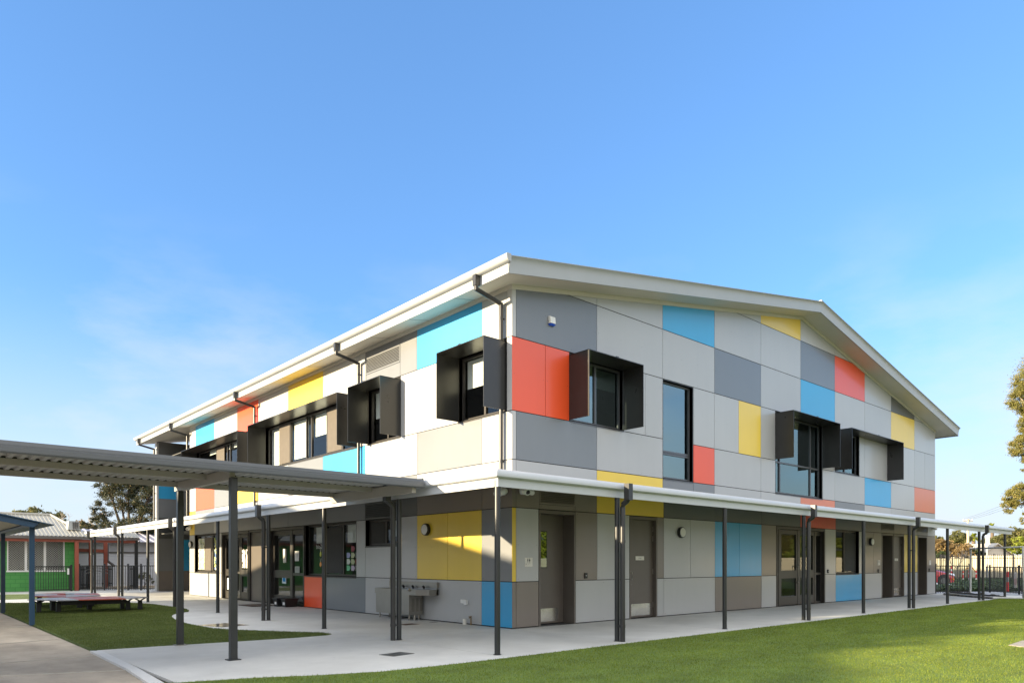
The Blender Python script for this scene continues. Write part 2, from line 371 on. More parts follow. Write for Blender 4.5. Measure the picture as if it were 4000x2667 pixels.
# --- side wall
YEND = 21.12
zs0 = lambda u: 7.28
Lp = []
for (u0, u1, i, j, c) in [
    (0, .165, 3, 4, 'W'), (0, .165, 4, 5, 'W'), (0, .165, 5, 6, 'W'), (0, .165, 6, 9, 'W'),
    (.165, 1.008, 3, 4, 'L'), (.165, 1.008, 4, 5, 'L'), (.165, 1.008, 6, 9, 'L'),
    (1.008, 3.569, 3, 4, 'L'), (1.008, 3.569, 4, 5, 'M'), (1.89, 3.14, 5, 6, 'L'), (3.14, 4.31, 5, 6, 'L'), (1.008, 3.569, 6, 9, 'B'),
    (3.569, 6.104, 3, 4, 'M'), (3.569, 6.104, 4, 5, 'L'),
    (6.104, 6.40, 3, 4, 'W'), (6.104, 6.40, 4, 5, 'B'), (5.98, 6.58, 5, 6, 'W'), (6.104, 6.40, 6, 9, 'W'),
    (6.40, 8.617, 3, 4, 'L'), (6.40, 8.617, 4, 5, 'B'), (6.40, 8.617, 6, 9, 'L'),
    (8.617, 11.083, 3, 4, 'L'), (8.617, 11.083, 4, 5, 'M'), (8.617, 11.083, 6, 9, 'Y'),
    (11.083, 13.571, 3, 4, 'L'), (11.083, 13.571, 4, 5, 'L'), (11.083, 13.571, 6, 9, 'L'), (12.99, 13.95, 5, 6, 'W'),
    (13.571, 15.57, 3, 4, 'L'), (13.571, 15.57, 4, 5, 'Y'), (13.571, 15.57, 6, 9, 'R'),
    (15.57, 18.045, 3, 4, 'L'), (15.57, 18.045, 4, 5, 'M'), (15.57, 18.045, 6, 9, 'L'),
    (18.045, 20.33, 3, 4, 'M'), (18.045, 20.33, 4, 5, 'R'), (18.045, 20.33, 6, 9, 'B'),
    (20.33, YEND, 3, 4, 'Y'), (20.33, YEND, 4, 5, 'W'), (20.25, YEND, 5, 6, 'W'), (20.33, YEND, 6, 9, 'W'),
    # ground storey
    (0, 1.008, 2, 3, 'T'), (0, 1.02, 1, 2, 'M'), (0, 1.02, 0, 1, 'B'),
    (1.008, 3.569, 2, 3, 'T'), (1.02, 2.294, 1, 2, 'Y'), (2.294, 3.569, 1, 2, 'Y'), (1.02, 3.569, 0, 1, 'L'),
    (3.569, 4.42, 2, 3, 'C'), (3.569, 4.42, 1, 2, 'L'), (3.569, 6.104, 0, 1, 'L'),
    (6.104, 8.617, 2, 3, 'M'), (6.104, 6.60, 1, 2, 'L'), (6.104, 8.65, 0, 1, 'D'), (8.65, 9.90, 0, 1, 'R'),
    (8.617, 11.1, 2, 3, 'M'), (11.1, 13.5, 2, 3, 'M'), (13.5, 15.57, 2, 3, 'M'), (15.57, 18.1, 2, 3, 'L'), (18.1, 20.45, 2, 3, 'M'), (20.45, YEND, 2, 3, 'Y'),
    (17.25, 17.50, 0, 1, 'L'), (17.25, 17.50, 1, 2, 'L'), (17.50, 18.3, 0, 1, 'L'), (18.3, 19.6, 0, 1, 'L'), (19.6, YEND, 0, 1, 'L'), (20.45, YEND, 1, 2, 'L'),
]: add(Lp, u0, u1, Z[i], Z[j], c)
# panel round the high vent and the small window below the lower one
add(Lp, 3.569, 4.34, 6.2, 9, 'M'); add(Lp, 6.06, 6.104, 6.2, 9, 'M'); add(Lp, 4.34, 6.06, 6.2, 6.57, 'M'); add(Lp, 4.34, 6.06, 7.01, 9, 'M')
add(Lp, 4.42, 6.104, 3.02, 3.30, 'C'); add(Lp, 4.42, 6.104, .993, 1.855, 'L')
side = panels('L', Lp, 'side_wall', zs0, school)

# --- openings (u0,u1,v0,v1)
holesR = [(1.77, 3.66, 4.66, 6.12), (5.28, 6.63, 3.62, 6.18), (11.14, 14.38, 3.62, 6.12), (15.37, 17.40, 4.66, 6.12),
          (.79, 1.95, 0, 2.56), (3.91, 5.02, 0, 2.56), (11.2, 14.58, 0, 2.56), (15.44, 17.37, 1.01, 2.56),
          (19.52, 20.65, 0, 2.56), (20.70, 21.82, 0, 2.56), (23.35, 24.48, 0, 2.56)]
holesL = [(.24, 1.87, 4.66, 6.12), (4.33, 5.96, 4.66, 6.10), (6.60, 12.97, 4.66, 6.08), (13.97, 20.23, 4.66, 6.05),
          (4.44, 6.09, 1.87, 2.56), (6.62, 9.84, 1.01, 2.56), (9.92, 12.6, 0, 2.56), (12.62, 14.45, 0, 2.56), (14.52, 17.2, 0, 2.56), (17.52, 20.42, 1.01, 2.56)]
bk = MB()
backing(bk, 'R', .16, 25.5, 0, 20, holesR, lambda x: soffit_z(x) - .004)
backing(bk, 'L', .02, YEND, 0, 20, holesL, lambda u: 7.285)
# end of the side wing, far walls, the end wall across the recess
bk.box(.16, 3.2, YEND - .13, YEND, 0, 7.28)
bk.box(25.36, 25.5, .16, 26.3, 0, 7.3)
bk.box(3.2, 3.34, YEND - .1, 26.1, 0, 7.8)
bk.build('wall_backing', BACK, school)
# end wall facing the recess: panels on a plane y = 26.1
ew = MB(); ecol = []
for (x0, x1, z0, z1, c) in [(.09, .95, 0, .993, 'T'), (.95, 3.2, 0, .993, 'T'), (.09, .95, 1.0, 2.575, 'M'), (.95, 1.2, 1.0, 2.575, 'M'), (1.2, 3.2, .993, 2.54, 'B'), (.09, 3.2, 2.575, 3.595, 'C'),
                            (.09, 1.2, 3.595, 4.5, 'M'), (1.2, 3.2, 3.595, 4.5, 'M'), (.09, .95, 4.52, 5.20, 'B'), (.95, 3.2, 4.52, 5.20, 'M'), (.09, 1.6, 5.2, 7.1, 'M'), (1.6, 3.2, 5.2, 7.6, 'M')]:
    if c in GI: ew.box(x0 + .005, x1 - .005, 26.088, 26.1, z0 + .006, z1 - .006, GI[c])
    else: ecol.append((x0, x1, z0, z1, c))
ew.box(.0, .085, 26.06, 26.4, 0, 7.2, 5)
ew.box(.09, 25.36, 26.1, 26.4, 0, 7.3, 1)
endw = ew.build('end_wall', GREYS, school)
for x0, x1, z0, z1, c in ecol:
    m = MB(); m.box(x0 + .005, x1 - .005, 26.088, 26.1, z0 + .006, z1 - .006)
    o = m.build('cladding_panel', COLOURS[c][0], endw); o['label'] = COLOURS[c][1]
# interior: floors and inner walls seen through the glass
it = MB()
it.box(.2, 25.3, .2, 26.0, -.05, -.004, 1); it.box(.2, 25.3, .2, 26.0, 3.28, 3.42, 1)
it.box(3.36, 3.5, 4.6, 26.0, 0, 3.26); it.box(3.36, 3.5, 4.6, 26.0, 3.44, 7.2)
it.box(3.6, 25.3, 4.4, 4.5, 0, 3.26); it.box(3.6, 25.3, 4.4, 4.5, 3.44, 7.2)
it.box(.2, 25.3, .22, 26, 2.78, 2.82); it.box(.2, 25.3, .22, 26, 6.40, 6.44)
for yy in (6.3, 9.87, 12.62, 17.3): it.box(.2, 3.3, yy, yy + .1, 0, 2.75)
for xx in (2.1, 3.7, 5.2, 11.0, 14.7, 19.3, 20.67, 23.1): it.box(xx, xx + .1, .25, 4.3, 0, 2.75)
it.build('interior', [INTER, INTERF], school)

# --- roof
rf = MB()
yo, ye = -.66, 27.0
xl, xr, xm = -.66, 26.4, 12.83
def roof_loop(y, t0, t1, xa=xl, xb=xr):
    return [(xa, y, soffit_z(xa) + t0), (xm, y, 9.55 + t0), (xb, y, soffit_z(xb) + t0), (xb, y, soffit_z(xb) + t1), (xm, y, 9.55 + t1), (xa, y, soffit_z(xa) + t1)]
rf.solid(roof_loop(yo + .03, .10, .30), roof_loop(ye, .10, .30))
roof = rf.build('roof', ROOFW, school)
so = MB(); so.solid(roof_loop(yo + .035, .0, .04, xl + .03, xr - .03), roof_loop(ye - .02, .0, .04, xl + .03, xr - .03))
# soffit joint battens, quad trim at the wall head
st = MB()
for xa, xb in ((.0, xm), (xm, 25.5)):
    st.solid([(xa, -.03, soffit_z(xa) - .10), (xb, -.03, soffit_z(xb) - .10), (xb, -.03, soffit_z(xb) - .002), (xa, -.03, soffit_z(xa) - .002)],
             [(xa, -.001, soffit_z(xa) - .10), (xb, -.001, soffit_z(xb) - .10), (xb, -.001, soffit_z(xb) - .002), (xa, -.001, soffit_z(xa) - .002)])
st.box(-.03, -.001, -.03, YEND, 7.19, 7.279)
st.build('cornice_trim', SOFFIT, school)
jl = so
for y in np.arange(1.2, 26, 1.8):
    jl.solid([(-.62, y, soffit_z(-.62) - .003), (-.03, y, soffit_z(-.03) - .003), (-.03, y + .02, soffit_z(-.03) - .003), (-.62, y + .02, soffit_z(-.62) - .003)],
             [(-.62, y, soffit_z(-.62) + .002), (-.03, y, soffit_z(-.03) + .002), (-.03, y + .02, soffit_z(-.03) + .002), (-.62, y + .02, soffit_z(-.62) + .002)], 1)
so.build('soffit', [SOFFIT, MID], school)
# barge board with rolled top edge on the gable
bb = MB()
prof = [(0, 0), (-.012, .16), (-.02, .2), (-.03, .25), (-.055, .29), (-.09, .315), (-.09, .325), (-.03, .325), (.04, .31), (.04, 0)]
def barge(xa, xb):
    bb.solid([(xa, yo + dy, soffit_z(xa) - .02 + dz) for dy, dz in prof], [(xb, yo + dy, soffit_z(xb) - .02 + dz) for dy, dz in prof])
barge(xl, xm - .001); barge(xm + .001, xr)
bb.box(xm - .06, xm + .06, yo - .06, ye, 9.86, 9.90)
bb.build('barge_board', ROOFW, school, smooth=True)
# eaves: fascia and gutter
fa = MB(); ez = soffit_z(xl)
fa.box(xl - .02, xl + .0, yo, ye, ez - .02, ez + .17); fa.build('fascia', ROOFW, school)
fa = MB(); fa.box(xr, xr + .02, yo, ye, ez - .06, ez + .20); fa.build('fascia', ROOFW, school)
gu = MB()
gp = [(-.02, .175), (-.09, .18), (-.125, .21), (-.14, .26), (-.14, .31), (-.12, .325), (-.02, .325)]
gu.solid([(xl + dx, yo - .09, ez + dz) for dx, dz in gp], [(xl + dx, ye, ez + dz) for dx, dz in gp])
gu.build('gutter', ROOFW, school, smooth=True)
# downpipes from the eaves down to the verandah
for y in (.26, 6.33, 13.70, 21.16, 26.2):
    d = MB()
    d.box(xl - .16, xl - .05, y - .05, y + .05, ez - .04, ez + .185)
    d.tube([(xl - .105, y, ez + .1), (xl - .105, y, ez - .10), (-.085, y, ez - .25), (-.085, y, 3.2)], .043, 14)
    for z in (6.6, 4.75, 3.55):
        d.box(-.09, .0, y - .015, y + .015, z, z + .03); d.tube([(-.085, y, z - .02), (-.085, y, z + .05)], .048, 14)
    d.build('downpipe', PIPE, school, smooth=True)

# --- windows
def window(f, u0, u1, v0, v1, mull, trans=(), screens=(), blinds=(), recess=.09, hood=None, fm=FRAME, gm=GLASS, sill=True, fw=.05, bw=-.22):
    """frame mesh with sub-parts pane, screen, blind and hood"""
    b = MB()
    w1, w0 = -.02 - recess, -.02 - recess - .06
    fbox(b, f, u0, u0 + fw, v0, v1, w0, w1); fbox(b, f, u1 - fw, u1, v0, v1, w0, w1)
    fbox(b, f, u0 + fw, u1 - fw, v0, v0 + fw, w0, w1); fbox(b, f, u0 + fw, u1 - fw, v1 - fw, v1, w0, w1)
    for m in mull: fbox(b, f, m - .03, m + .03, v0 + fw, v1 - fw, w0, w1 + .004)
    for (ta, tb, tv) in trans: fbox(b, f, ta, tb, tv - .025, tv + .025, w0, w1 + .002)
    # reveal lining
    fbox(b, f, u0 - .006, u0, v0, v1, w0, -.002); fbox(b, f, u1, u1 + .006, v0, v1, w0, -.002)
    fbox(b, f, u0 - .006, u1 + .006, v1, v1 + .008, w0, -.002)
    if sill:
        s0 = [P(f, u0 - .006, v0 - .03, .012), P(f, u0 - .006, v0 - .055, .012), P(f, u0 - .006, v0 - .03, w0), P(f, u0 - .006, v0, w0)]
        s1 = [P(f, u1 + .006, v0 - .03, .012), P(f, u1 + .006, v0 - .055, .012), P(f, u1 + .006, v0 - .03, w0), P(f, u1 + .006, v0, w0)]
        b.solid(s0, s1)
    fr = b.build('window', fm, school)
    edges = [u0 + fw] + sorted(mull) + [u1 - fw]
    for a, c in zip(edges, edges[1:]):
        p = MB(); wm = (w0 + w1) / 2
        p.poly([P(f, a + .005, v0 + fw, wm), P(f, c - .005, v0 + fw, wm), P(f, c - .005, v1 - fw, wm), P(f, a + .005, v1 - fw, wm)])
        p.build('pane', gm, fr)
    for (a, c, z0, z1, m) in screens:
        p = MB(); fbox(p, f, a, c, z0, z1, w1 - .015, w1 + .012); p.build('fly_screen', m, fr)
    for (a, c, z0, z1) in blinds:
        p = MB(); fbox(p, f, a, c, z0, z1, bw - .004, bw); p.build('blind', BLIND, fr)
    if hood:
        h = MB(); ha, hb, h0, h1, dp = hood; t = .014
        fbox(h, f, ha, ha + t, h0, h1, -.002, dp); fbox(h, f, hb - t, hb, h0, h1, -.002, dp); fbox(h, f, ha, hb, h1 - t, h1 + .001, -.002, dp + .001)
        for k in np.arange(ha + (hb - ha) * .5, hb, 9): fbox(h, f, k, k + .08, h1, h1 + .03, dp - .09, dp - .02)
        h.build('hood', HOOD, fr)
    return fr
HD = .61
window('R', 1.77, 3.66, 4.66, 6.12, [2.75], hood=(1.745, 3.68, 4.655, 6.135, HD), fm=FRAMEG, gm=GLASSB, blinds=[(1.85, 2.7, 5.5, 6.05), (2.8, 3.6, 5.6, 6.05)])
window('R', 5.28, 6.63, 3.62, 6.18, [], trans=[(5.33, 6.58, 4.34), (5.33, 6.58, 4.28)], fm=FRAMEG, gm=GLASSB, sill=True)
window('R', 11.14, 14.38, 3.62, 6.12, [11.62, 13.72], trans=[(11.19, 14.33, 4.62)], hood=(11.12, 14.40, 4.66, 6.125, HD), fm=FRAMEG, gm=GLASSB, screens=[])
window('R', 15.37, 17.40, 4.66, 6.12, [16.4], hood=(15.34, 20.06, 4.665, 6.11, HD), fm=FRAMEG, gm=GLASSB)
window('L', .24, 1.87, 4.66, 6.12, [1.03], hood=(.20, 1.89, 4.655, 6.13, HD), blinds=[(1.08, 1.8, 5.42, 6.06), (.3, .98, 5.0, 6.06)], fm=FRAME)
window('L', 4.33, 5.96, 4.66, 6.10, [5.1], hood=(4.31, 5.98, 4.65, 6.11, HD), blinds=[(5.16, 5.9, 5.35, 6.05)], fm=FRAME)
window('L', 6.60, 12.97, 4.66, 6.08, [11.15, 9.98, 9.62, 8.58, 7.6], hood=(6.58, 12.99, 4.645, 6.09, HD),
       screens=[(11.19, 12.02, 4.72, 6.02, SCREEN), (7.64, 8.53, 4.72, 6.02, SCREEN)],
       blinds=[(12.06, 12.9, 4.75, 6.02), (10.05, 11.1, 4.8, 6.02), (8.65, 9.55, 5.35, 6.02), (6.7, 7.5, 5.4, 6.02)], fm=FRAME)
window('L', 13.97, 20.23, 4.66, 6.05, [18.1, 16.9, 16.6, 15.4], hood=(13.95, 20.25, 4.645, 6.06, HD),
       screens=[(17.2, 18.05, 4.72, 6.0, SCREEN)], blinds=[(18.2, 19.2, 5.85, 6.0), (16.95, 17.2, 5.85, 6.0), (15.5, 16.5, 5.85, 6.0), (14.1, 15.3, 5.85, 6.0)], fm=FRAME)
window('L', 4.44, 6.09, 1.87, 2.56, [5.2], fm=FRAME, blinds=[(4.5, 5.15, 2.1, 2.52)], screens=[(5.25, 6.0, 1.92, 2.5, SCREEND)])
window('L', 6.62, 9.84, 1.01, 2.56, [7.58, 8.62], fm=FRAME, screens=[(7.62, 8.58, 1.08, 2.44, SCREEND)], blinds=[(6.68, 7.5, 1.98, 2.5), (8.7, 9.5, 2.0, 2.5)], recess=.1)
window('L', 17.52, 20.42, 1.01, 2.56, [18.5, 19.5], fm=FRAME, screens=[(18.55, 19.45, 1.08, 2.44, SCREEN)])
window('R', 15.44, 17.37, 1.01, 2.56, [16.35], fm=FRAME, gm=GLASS, screens=[(16.4, 17.3, 1.08, 2.48, SCREEND)])

# --- louvre vents
def vent(f, u0, u1, v0, v1, n, m):
    b = MB()
    fbox(b, f, u0, u0 + .03, v0, v1, -.03, .012); fbox(b, f, u1 - .03, u1, v0, v1, -.03, .012)
    fbox(b, f, u0 + .03, u1 - .03, v0, v0 + .03, -.03, .012); fbox(b, f, u0 + .03, u1 - .03, v1 - .03, v1, -.03, .012)
    h = (v1 - v0 - .06) / n
    for i in range(n):
        z = v0 + .03 + h * i
        A = [P(f, u0 + .03, z, .008), P(f, u0 + .03, z + h * .18, .008), P(f, u0 + .03, z + h * .98, -.018), P(f, u0 + .03, z + h * .8, -.018)]
        B = [P(f, u1 - .03, z, .008), P(f, u1 - .03, z + h * .18, .008), P(f, u1 - .03, z + h * .98, -.018), P(f, u1 - .03, z + h * .8, -.018)]
        b.solid(A, B)
    b.build('louvre_vent', m, school)
vent('R', .80, 1.94, 2.69, 2.99, 6, TAUPE); vent('R', 19.45, 20.75, 2.70, 2.95, 5, TAUPE); vent('R', 23.28, 24.55, 2.70, 2.97, 5, TAUPE)
vent('L', 4.34, 6.06, 6.57, 7.01, 10, MID); vent('L', 4.42, 6.104, 2.58, 3.02, 8, CHAR)

# --- doors
def leaf_door(f, u0, u1, rec, hinge_open=0, kick=True, glass_strip=None, handle=True, sign=False):
    """flush door with frame; u0..u1 opening"""
    b = MB()
    fbox(b, f, u0, u0 + .05, 0, 2.56, -.02 - rec - .06, .006); fbox(b, f, u1 - .05, u1, 0, 2.56, -.02 - rec - .06, .006)
    fbox(b, f, u0 + .05, u1 - .05, 2.49, 2.56, -.02 - rec - .06, .006)
    fr = b.build('door', DOORM, school)
    lf = MB(); fbox(lf, f, u0 + .052, u1 - .052, .02, 2.485, -.02 - rec - .045, -.02 - rec); lf.build('door_leaf', DOORM, fr)
    w = -.02 - rec
    if kick:
        k = MB(); fbox(k, f, u0 + .075, u1 - .10 if rec < .2 else u1 - .22, .06, .36, w, w + .004); k.build('kick_plate', STEELD, fr)
    if glass_strip:
        g = MB(); a, c, z0, z1 = glass_strip; fbox(g, f, a - .02, c + .02, z0 - .02, z1 + .02, w, w + .003); g.build('glazing_bead', BLACKP, fr)
        g = MB(); fbox(g, f, a, c, z0, z1, w + .003, w + .006); g.build('pane', GLASSB, fr)
    if handle:
        h = MB(); hu = u0 + .15
        h.tube([P(f, hu, .98, w), P(f, hu, .98, w + .06), P(f, hu, 1.16, w + .06), P(f, hu, 1.16, w)], .012, 8)
        h.tube([P(f, hu - .01, .86, w), P(f, hu - .01, .86, w + .02)], .028, 12)
        h.build('handle', STEEL, fr, smooth=True)
        hg = MB()
        for z in (.25, 1.1, 1.95, 2.2): fbox(hg, f, u1 - .07, u1 - .045, z, z + .14, w, w + .014)
        hg.build('hinge', STEEL, fr)
    return fr
leaf_door('R', .79, 1.95, .32, glass_strip=(1.17, 1.35, 1.30, 2.10), handle=False)
leaf_door('R', 3.91, 5.02, .08)
leaf_door('R', 19.52, 20.65, .45, handle=False)
leaf_door('R', 20.70, 21.82, .08)
leaf_door('R', 23.35, 24.48, .45, glass_strip=(23.5, 23.7, 1.3, 2.1), handle=False)

def glazed_door(f, u0, u1, mulls, rail=1.02, leaf=None, handles=(), mid=True, rec=.09, gm=GLASS):
    b = MB(); w1 = -.02 - rec; w0 = w1 - .07
    fbox(b, f, u0, u0 + .06, 0, 2.56, w0, .004); fbox(b, f, u1 - .06, u1, 0, 2.56, w0, .004); fbox(b, f, u0 + .06, u1 - .06, 2.48, 2.56, w0, .004)
    for m in mulls: fbox(b, f, m - .05, m + .05, 0, 2.48, w0, w1 + .01)
    ed = [u0 + .06] + list(mulls) + [u1 - .06]
    fr = b.build('door', FRAME, school)
    for i, (a, c) in enumerate(zip(ed, ed[1:])):
        a2, c2 = a + (.05 if i else 0), c - (.05 if i < len(mulls) else 0)
        l = MB(); t = .09 if (leaf and i in leaf) else .035
        fbox(l, f, a2, a2 + t, .02, 2.47, w0 + .01, w1); fbox(l, f, c2 - t, c2, .02, 2.47, w0 + .01, w1)
        fbox(l, f, a2 + t, c2 - t, .02, .30 if (leaf and i in leaf) else .07, w0 + .01, w1); fbox(l, f, a2 + t, c2 - t, 2.33, 2.47, w0 + .01, w1)
        fbox(l, f, a2 + t, c2 - t, rail - .13 if (leaf and i in leaf) else rail - .04, rail + .13 if (leaf and i in leaf) else rail + .04, w0 + .01, w1)
        lo = l.build('door_leaf' if (leaf and i in leaf) else 'sidelight', FRAME, fr)
        p = MB(); wm = w0 + .035
        p.poly([P(f, a2, .05, wm), P(f, c2, .05, wm), P(f, c2, 2.4, wm), P(f, a2, 2.4, wm)]); p.build('pane', gm, fr)
    for hu in handles:
        h = MB(); h.tube([P(f, hu, .75, w1), P(f, hu, .75, w1 + .07), P(f, hu, 1.28, w1 + .07), P(f, hu, 1.28, w1)], .014, 8); h.build('handle', STEEL, fr, smooth=True)
    return fr
glazed_door('R', 11.2, 14.58, [11.58, 12.85, 14.05], leaf=(1, 2), handles=(12.74,))
glazed_door('L', 9.92, 12.6, [11.05], leaf=(1,), handles=())
glazed_door('L', 14.52, 17.2, [15.55, 16.2], leaf=(0, 2))
# solid timber door pair between the two glazed ones
b = MB(); fbox(b, 'L', 12.62, 12.68, 0, 2.56, -.16, .004); fbox(b, 'L', 14.39, 14.45, 0, 2.56, -.16, .004); fbox(b, 'L', 12.68, 14.39, 2.5, 2.56, -.16, .004)
dp = b.build('door', FRAME, school)
for a, c in ((12.69, 13.215), (13.235, 14.38)):
    l = MB(); fbox(l, 'L', a, c, .02, 2.49, -.11, -.06); l.build('door_leaf', DOORM, dp)
l = MB(); fbox(l, 'L', 13.217, 13.233, .02, 2.49, -.10, -.05); l.build('astragal', STEEL, dp)
l = MB(); fbox(l, 'L', 13.26, 13.30, .98, 1.1, -.06, -.03); l.build('handle', STEEL, dp)

# --- verandah wrapping round both faces
VX, VY, VR, VE = -3.08, -3.13, 24.85, 25.9
vr = MB()
def slab(pts, t):  # pts (x,y,z) top loop
    vr.solid([(x, y, z - t) for x, y, z in pts], pts)
zt, zw = 2.80, 3.25
slab([(VX + .06, VY + .06, zt), (VR, VY + .06, zt), (VR, -.02, zw), (-.02, -.02, zw)], .05)
slab([(VX + .06, VY + .06, zt), (-.02, -.02, zw), (-.02, VE, zw), (VX + .06, VE, zt)], .05)
ver = vr.build('verandah_roof', ROOFW, school)
vc = MB()
def under(pts): vc.solid([(x, y, z - .02) for x, y, z in pts], pts)
under([(VX + .12, VY + .12, 2.66), (VR - .05, VY + .12, 2.66), (VR - .05, -.02, 3.1), (-.02, -.02, 3.1)])
under([(VX + .12, VY + .12, 2.66), (-.02, -.02, 3.1), (-.02, VE - .05, 3.1), (VX + .12, VE - .05, 2.66)])
vc.build('ceiling_lining', mat('ceiling_white', (.72, .70, .66), .6, var=.03, vscale=1.5), ver)
vf = MB()
vf.box(VX + .10, VR, VY + .08, VY + .11, 2.555, 2.70); vf.box(VX + .08, VX + .11, VY + .07, VE, 2.555, 2.70)
vf.solid([(VR, VY + .08, 2.60), (VR, -.03, 3.05), (VR, -.03, 3.24), (VR, VY + .08, 2.80)], [(VR + .03, VY + .08, 2.60), (VR + .03, -.03, 3.05), (VR + .03, -.03, 3.24), (VR + .03, VY + .08, 2.80)])
vf.build('fascia', VERW, ver)
vg = MB()
vp = [(.09, .0), (.03, .0), (.0, .015), (-.005, .05), (.01, .09), (.04, .12), (.09, .135), (.2, .15), (.2, .1)]
A = [(VX + .0 + d * 1.0, VY + d, 2.69 + z) for d, z in vp]
vg.solid(A, [(VR + .1, VY + d, 2.69 + z) for d, z in vp])
vg.solid(A, [(VX + d, VE + .08, 2.69 + z) for d, z in vp])
vg.build('gutter', VERW, ver, smooth=True)
# posts and their downpipes
pr = .046
def vpost(x, y):
    b = MB(); b.tube([(x, y, 0), (x, y, 2.66)], pr, 18); b.tube([(x, y, 0), (x, y, .008)], .062, 18); b.build('verandah_post', POSTM, school, smooth=True)
def vpipe(x, y, ox, oy):
    b = MB(); gx, gy = x + ox * .13, y + oy * .13
    b.box(gx - .055, gx + .055, gy - .055, gy + .055, 2.50, 2.79)
    b.tube([(gx, gy, 2.54), (gx - ox * .03, gy - oy * .03, 2.49), (x + ox * .02, y + oy * .02, 2.44), (x, y, 2.38), (x, y, 0)], .047, 16)
    for z in (.25, 1.75):
        b.tube([(x, y, z), (x, y, z + .05)], .052, 16)
        b.box(x - abs(oy) * .02 - (ox * .0), x + abs(oy) * .02 - ox * .12 * (1 if ox else 0), y - abs(ox) * .02, y + abs(ox) * .02 - oy * .12, z + .01, z + .04)
    b.build('verandah_downpipe', PIPE, school, smooth=True)
for x in (-2.96, -.15, 3.35, 6.87, 10.36, 13.73, 17.21, 20.7, 24.05): vpost(x, -3.0)
for x in (-.15, 6.87, 13.73, 20.7): vpipe(x, -3.125, 0, -1)
for y in (-.23, 2.69, 5.6, 9.09, 12.6, 16.1, 19.7, 24.5): vpost(-2.95, y)
for y in (-.23, 5.6, 12.6, 19.7, 24.5): vpipe(-3.075, y, -1, 0)

# ------------------------------------------------------------------ survey helpers (camera station used when measuring the site)
F_, CX_, HY_, D_ = 2767., 2000., 2196., 15.0
EYE = (2454.8 - HY_) / F_ * D_
AA = math.atan2(3118, F_)
XA = (math.sin(AA), math.cos(AA)); YA = (-math.cos(AA), math.sin(AA))
CAM = (-D_ * XA[1], -D_ * YA[1])
def _ray(px): u = (px - CX_) / F_; return (u * XA[0] + XA[1], u * YA[0] + YA[1])
def at(px, py, t): r = _ray(px); return (CAM[0] + t * r[0], CAM[1] + t * r[1], EYE + (HY_ - py) / F_ * t)
def gnd(px, py, z=0): return at(px, py, (EYE - z) * F_ / (py - HY_))[:2]
def onY(px, y): r = _ray(px); return CAM[0] + (y - CAM[1]) / r[1] * r[0]

# ------------------------------------------------------------------ fixtures on the walls
def wall_light(f, u, v, label):
    p = P(f, u, v, 0)
    t = empty('wall_light', p, label, 'wall light', 'round bulkhead lights on the walls')
    b = MB(); b.tube([P(f, u, v, 0), P(f, u, v, .05), P(f, u, v, .085)], [.145, .15, .14], 28); b.build('housing', BLACKP, t, smooth=True)
    b = MB(); b.tube([P(f, u, v, .084), P(f, u, v, .098), P(f, u, v, .104)], [.125, .115, .06], 28); b.build('diffuser', WHITEP, t, smooth=True)
wall_light('R', 6.04, 2.21, 'round black rimmed wall light beside the narrow taupe door on the gable wall')
wall_light('R', 18.42, 2.20, 'round black rimmed wall light near the far end of the gable wall')
wall_light('L', 3.13, 2.21, 'round black rimmed wall light on the big yellow panels')
wall_light('L', 20.82, 2.18, 'round black rimmed wall light at the far end of the side wall')

def security_camera(x, y, z, d, label):
    t = empty('security_camera', (x, y, z), label, 'security camera', 'dome cameras under the verandah')
    d = Vector(d).normalized(); o = Vector((x, y, z)); s = Vector((0, 0, 1)).cross(d)
    b = MB(); b.tube([o, o + d * .07], [.075, .07], 18)
    for k in (-1, 1):
        b.tube([o + s * .09 * k + d * .03, o + s * .12 * k + d * .10 + Vector((0, 0, -.03)), o + s * .10 * k + d * .16 + Vector((0, 0, -.05))], [.06, .065, .05], 14)
    b.tube([o + d * .04, o + d * .14 + Vector((0, 0, -.04))], [.085, .075], 18)
    b.build('housing', WHITEP, t, smooth=True)
    b = MB(); b.tube([o + d * .135 + Vector((0, 0, -.038)), o + d * .165 + Vector((0, 0, -.05))], [.052, .03], 16); b.build('lens', BLACKP, t, smooth=True)
security_camera(.33, -.03, 2.95, (-.15, -1, -.1), 'white twin lens security camera above the toilet sign at the corner')
security_camera(-.03, .22, 2.93, (-1, .1, -.1), 'white security camera on the side wall just left of the corner post')
security_camera(25.05, -.03, 2.96, (.2, -1, -.1), 'white security camera at the far right end under the verandah')
security_camera(-.03, 20.85, 2.90, (-1, .1, -.1), 'white security camera at the far left end of the side wall')

# alarm siren on the slate panel
t = empty('alarm_siren', (1.16, 0, 6.76), 'white alarm siren box with a blue base high on the slate panel', 'alarm box')
b = MB(); b.solid([(1.07, -.002, 6.70), (1.255, -.002, 6.70), (1.255, -.002, 6.87), (1.07, -.002, 6.87)], [(1.085, -.08, 6.70), (1.24, -.08, 6.70), (1.24, -.06, 6.855), (1.085, -.06, 6.855)]); b.build('cover', WHITEP, t, bevel=.01)
b = MB(); b.solid([(1.07, -.002, 6.699), (1.255, -.002, 6.699), (1.23, -.002, 6.655), (1.095, -.002, 6.655)], [(1.085, -.078, 6.699), (1.24, -.078, 6.699), (1.22, -.05, 6.66), (1.105, -.05, 6.66)])
b.build('strobe', mat('strobe_blue', (.02, .08, .5), .2, coat=.5, var=.05), t)

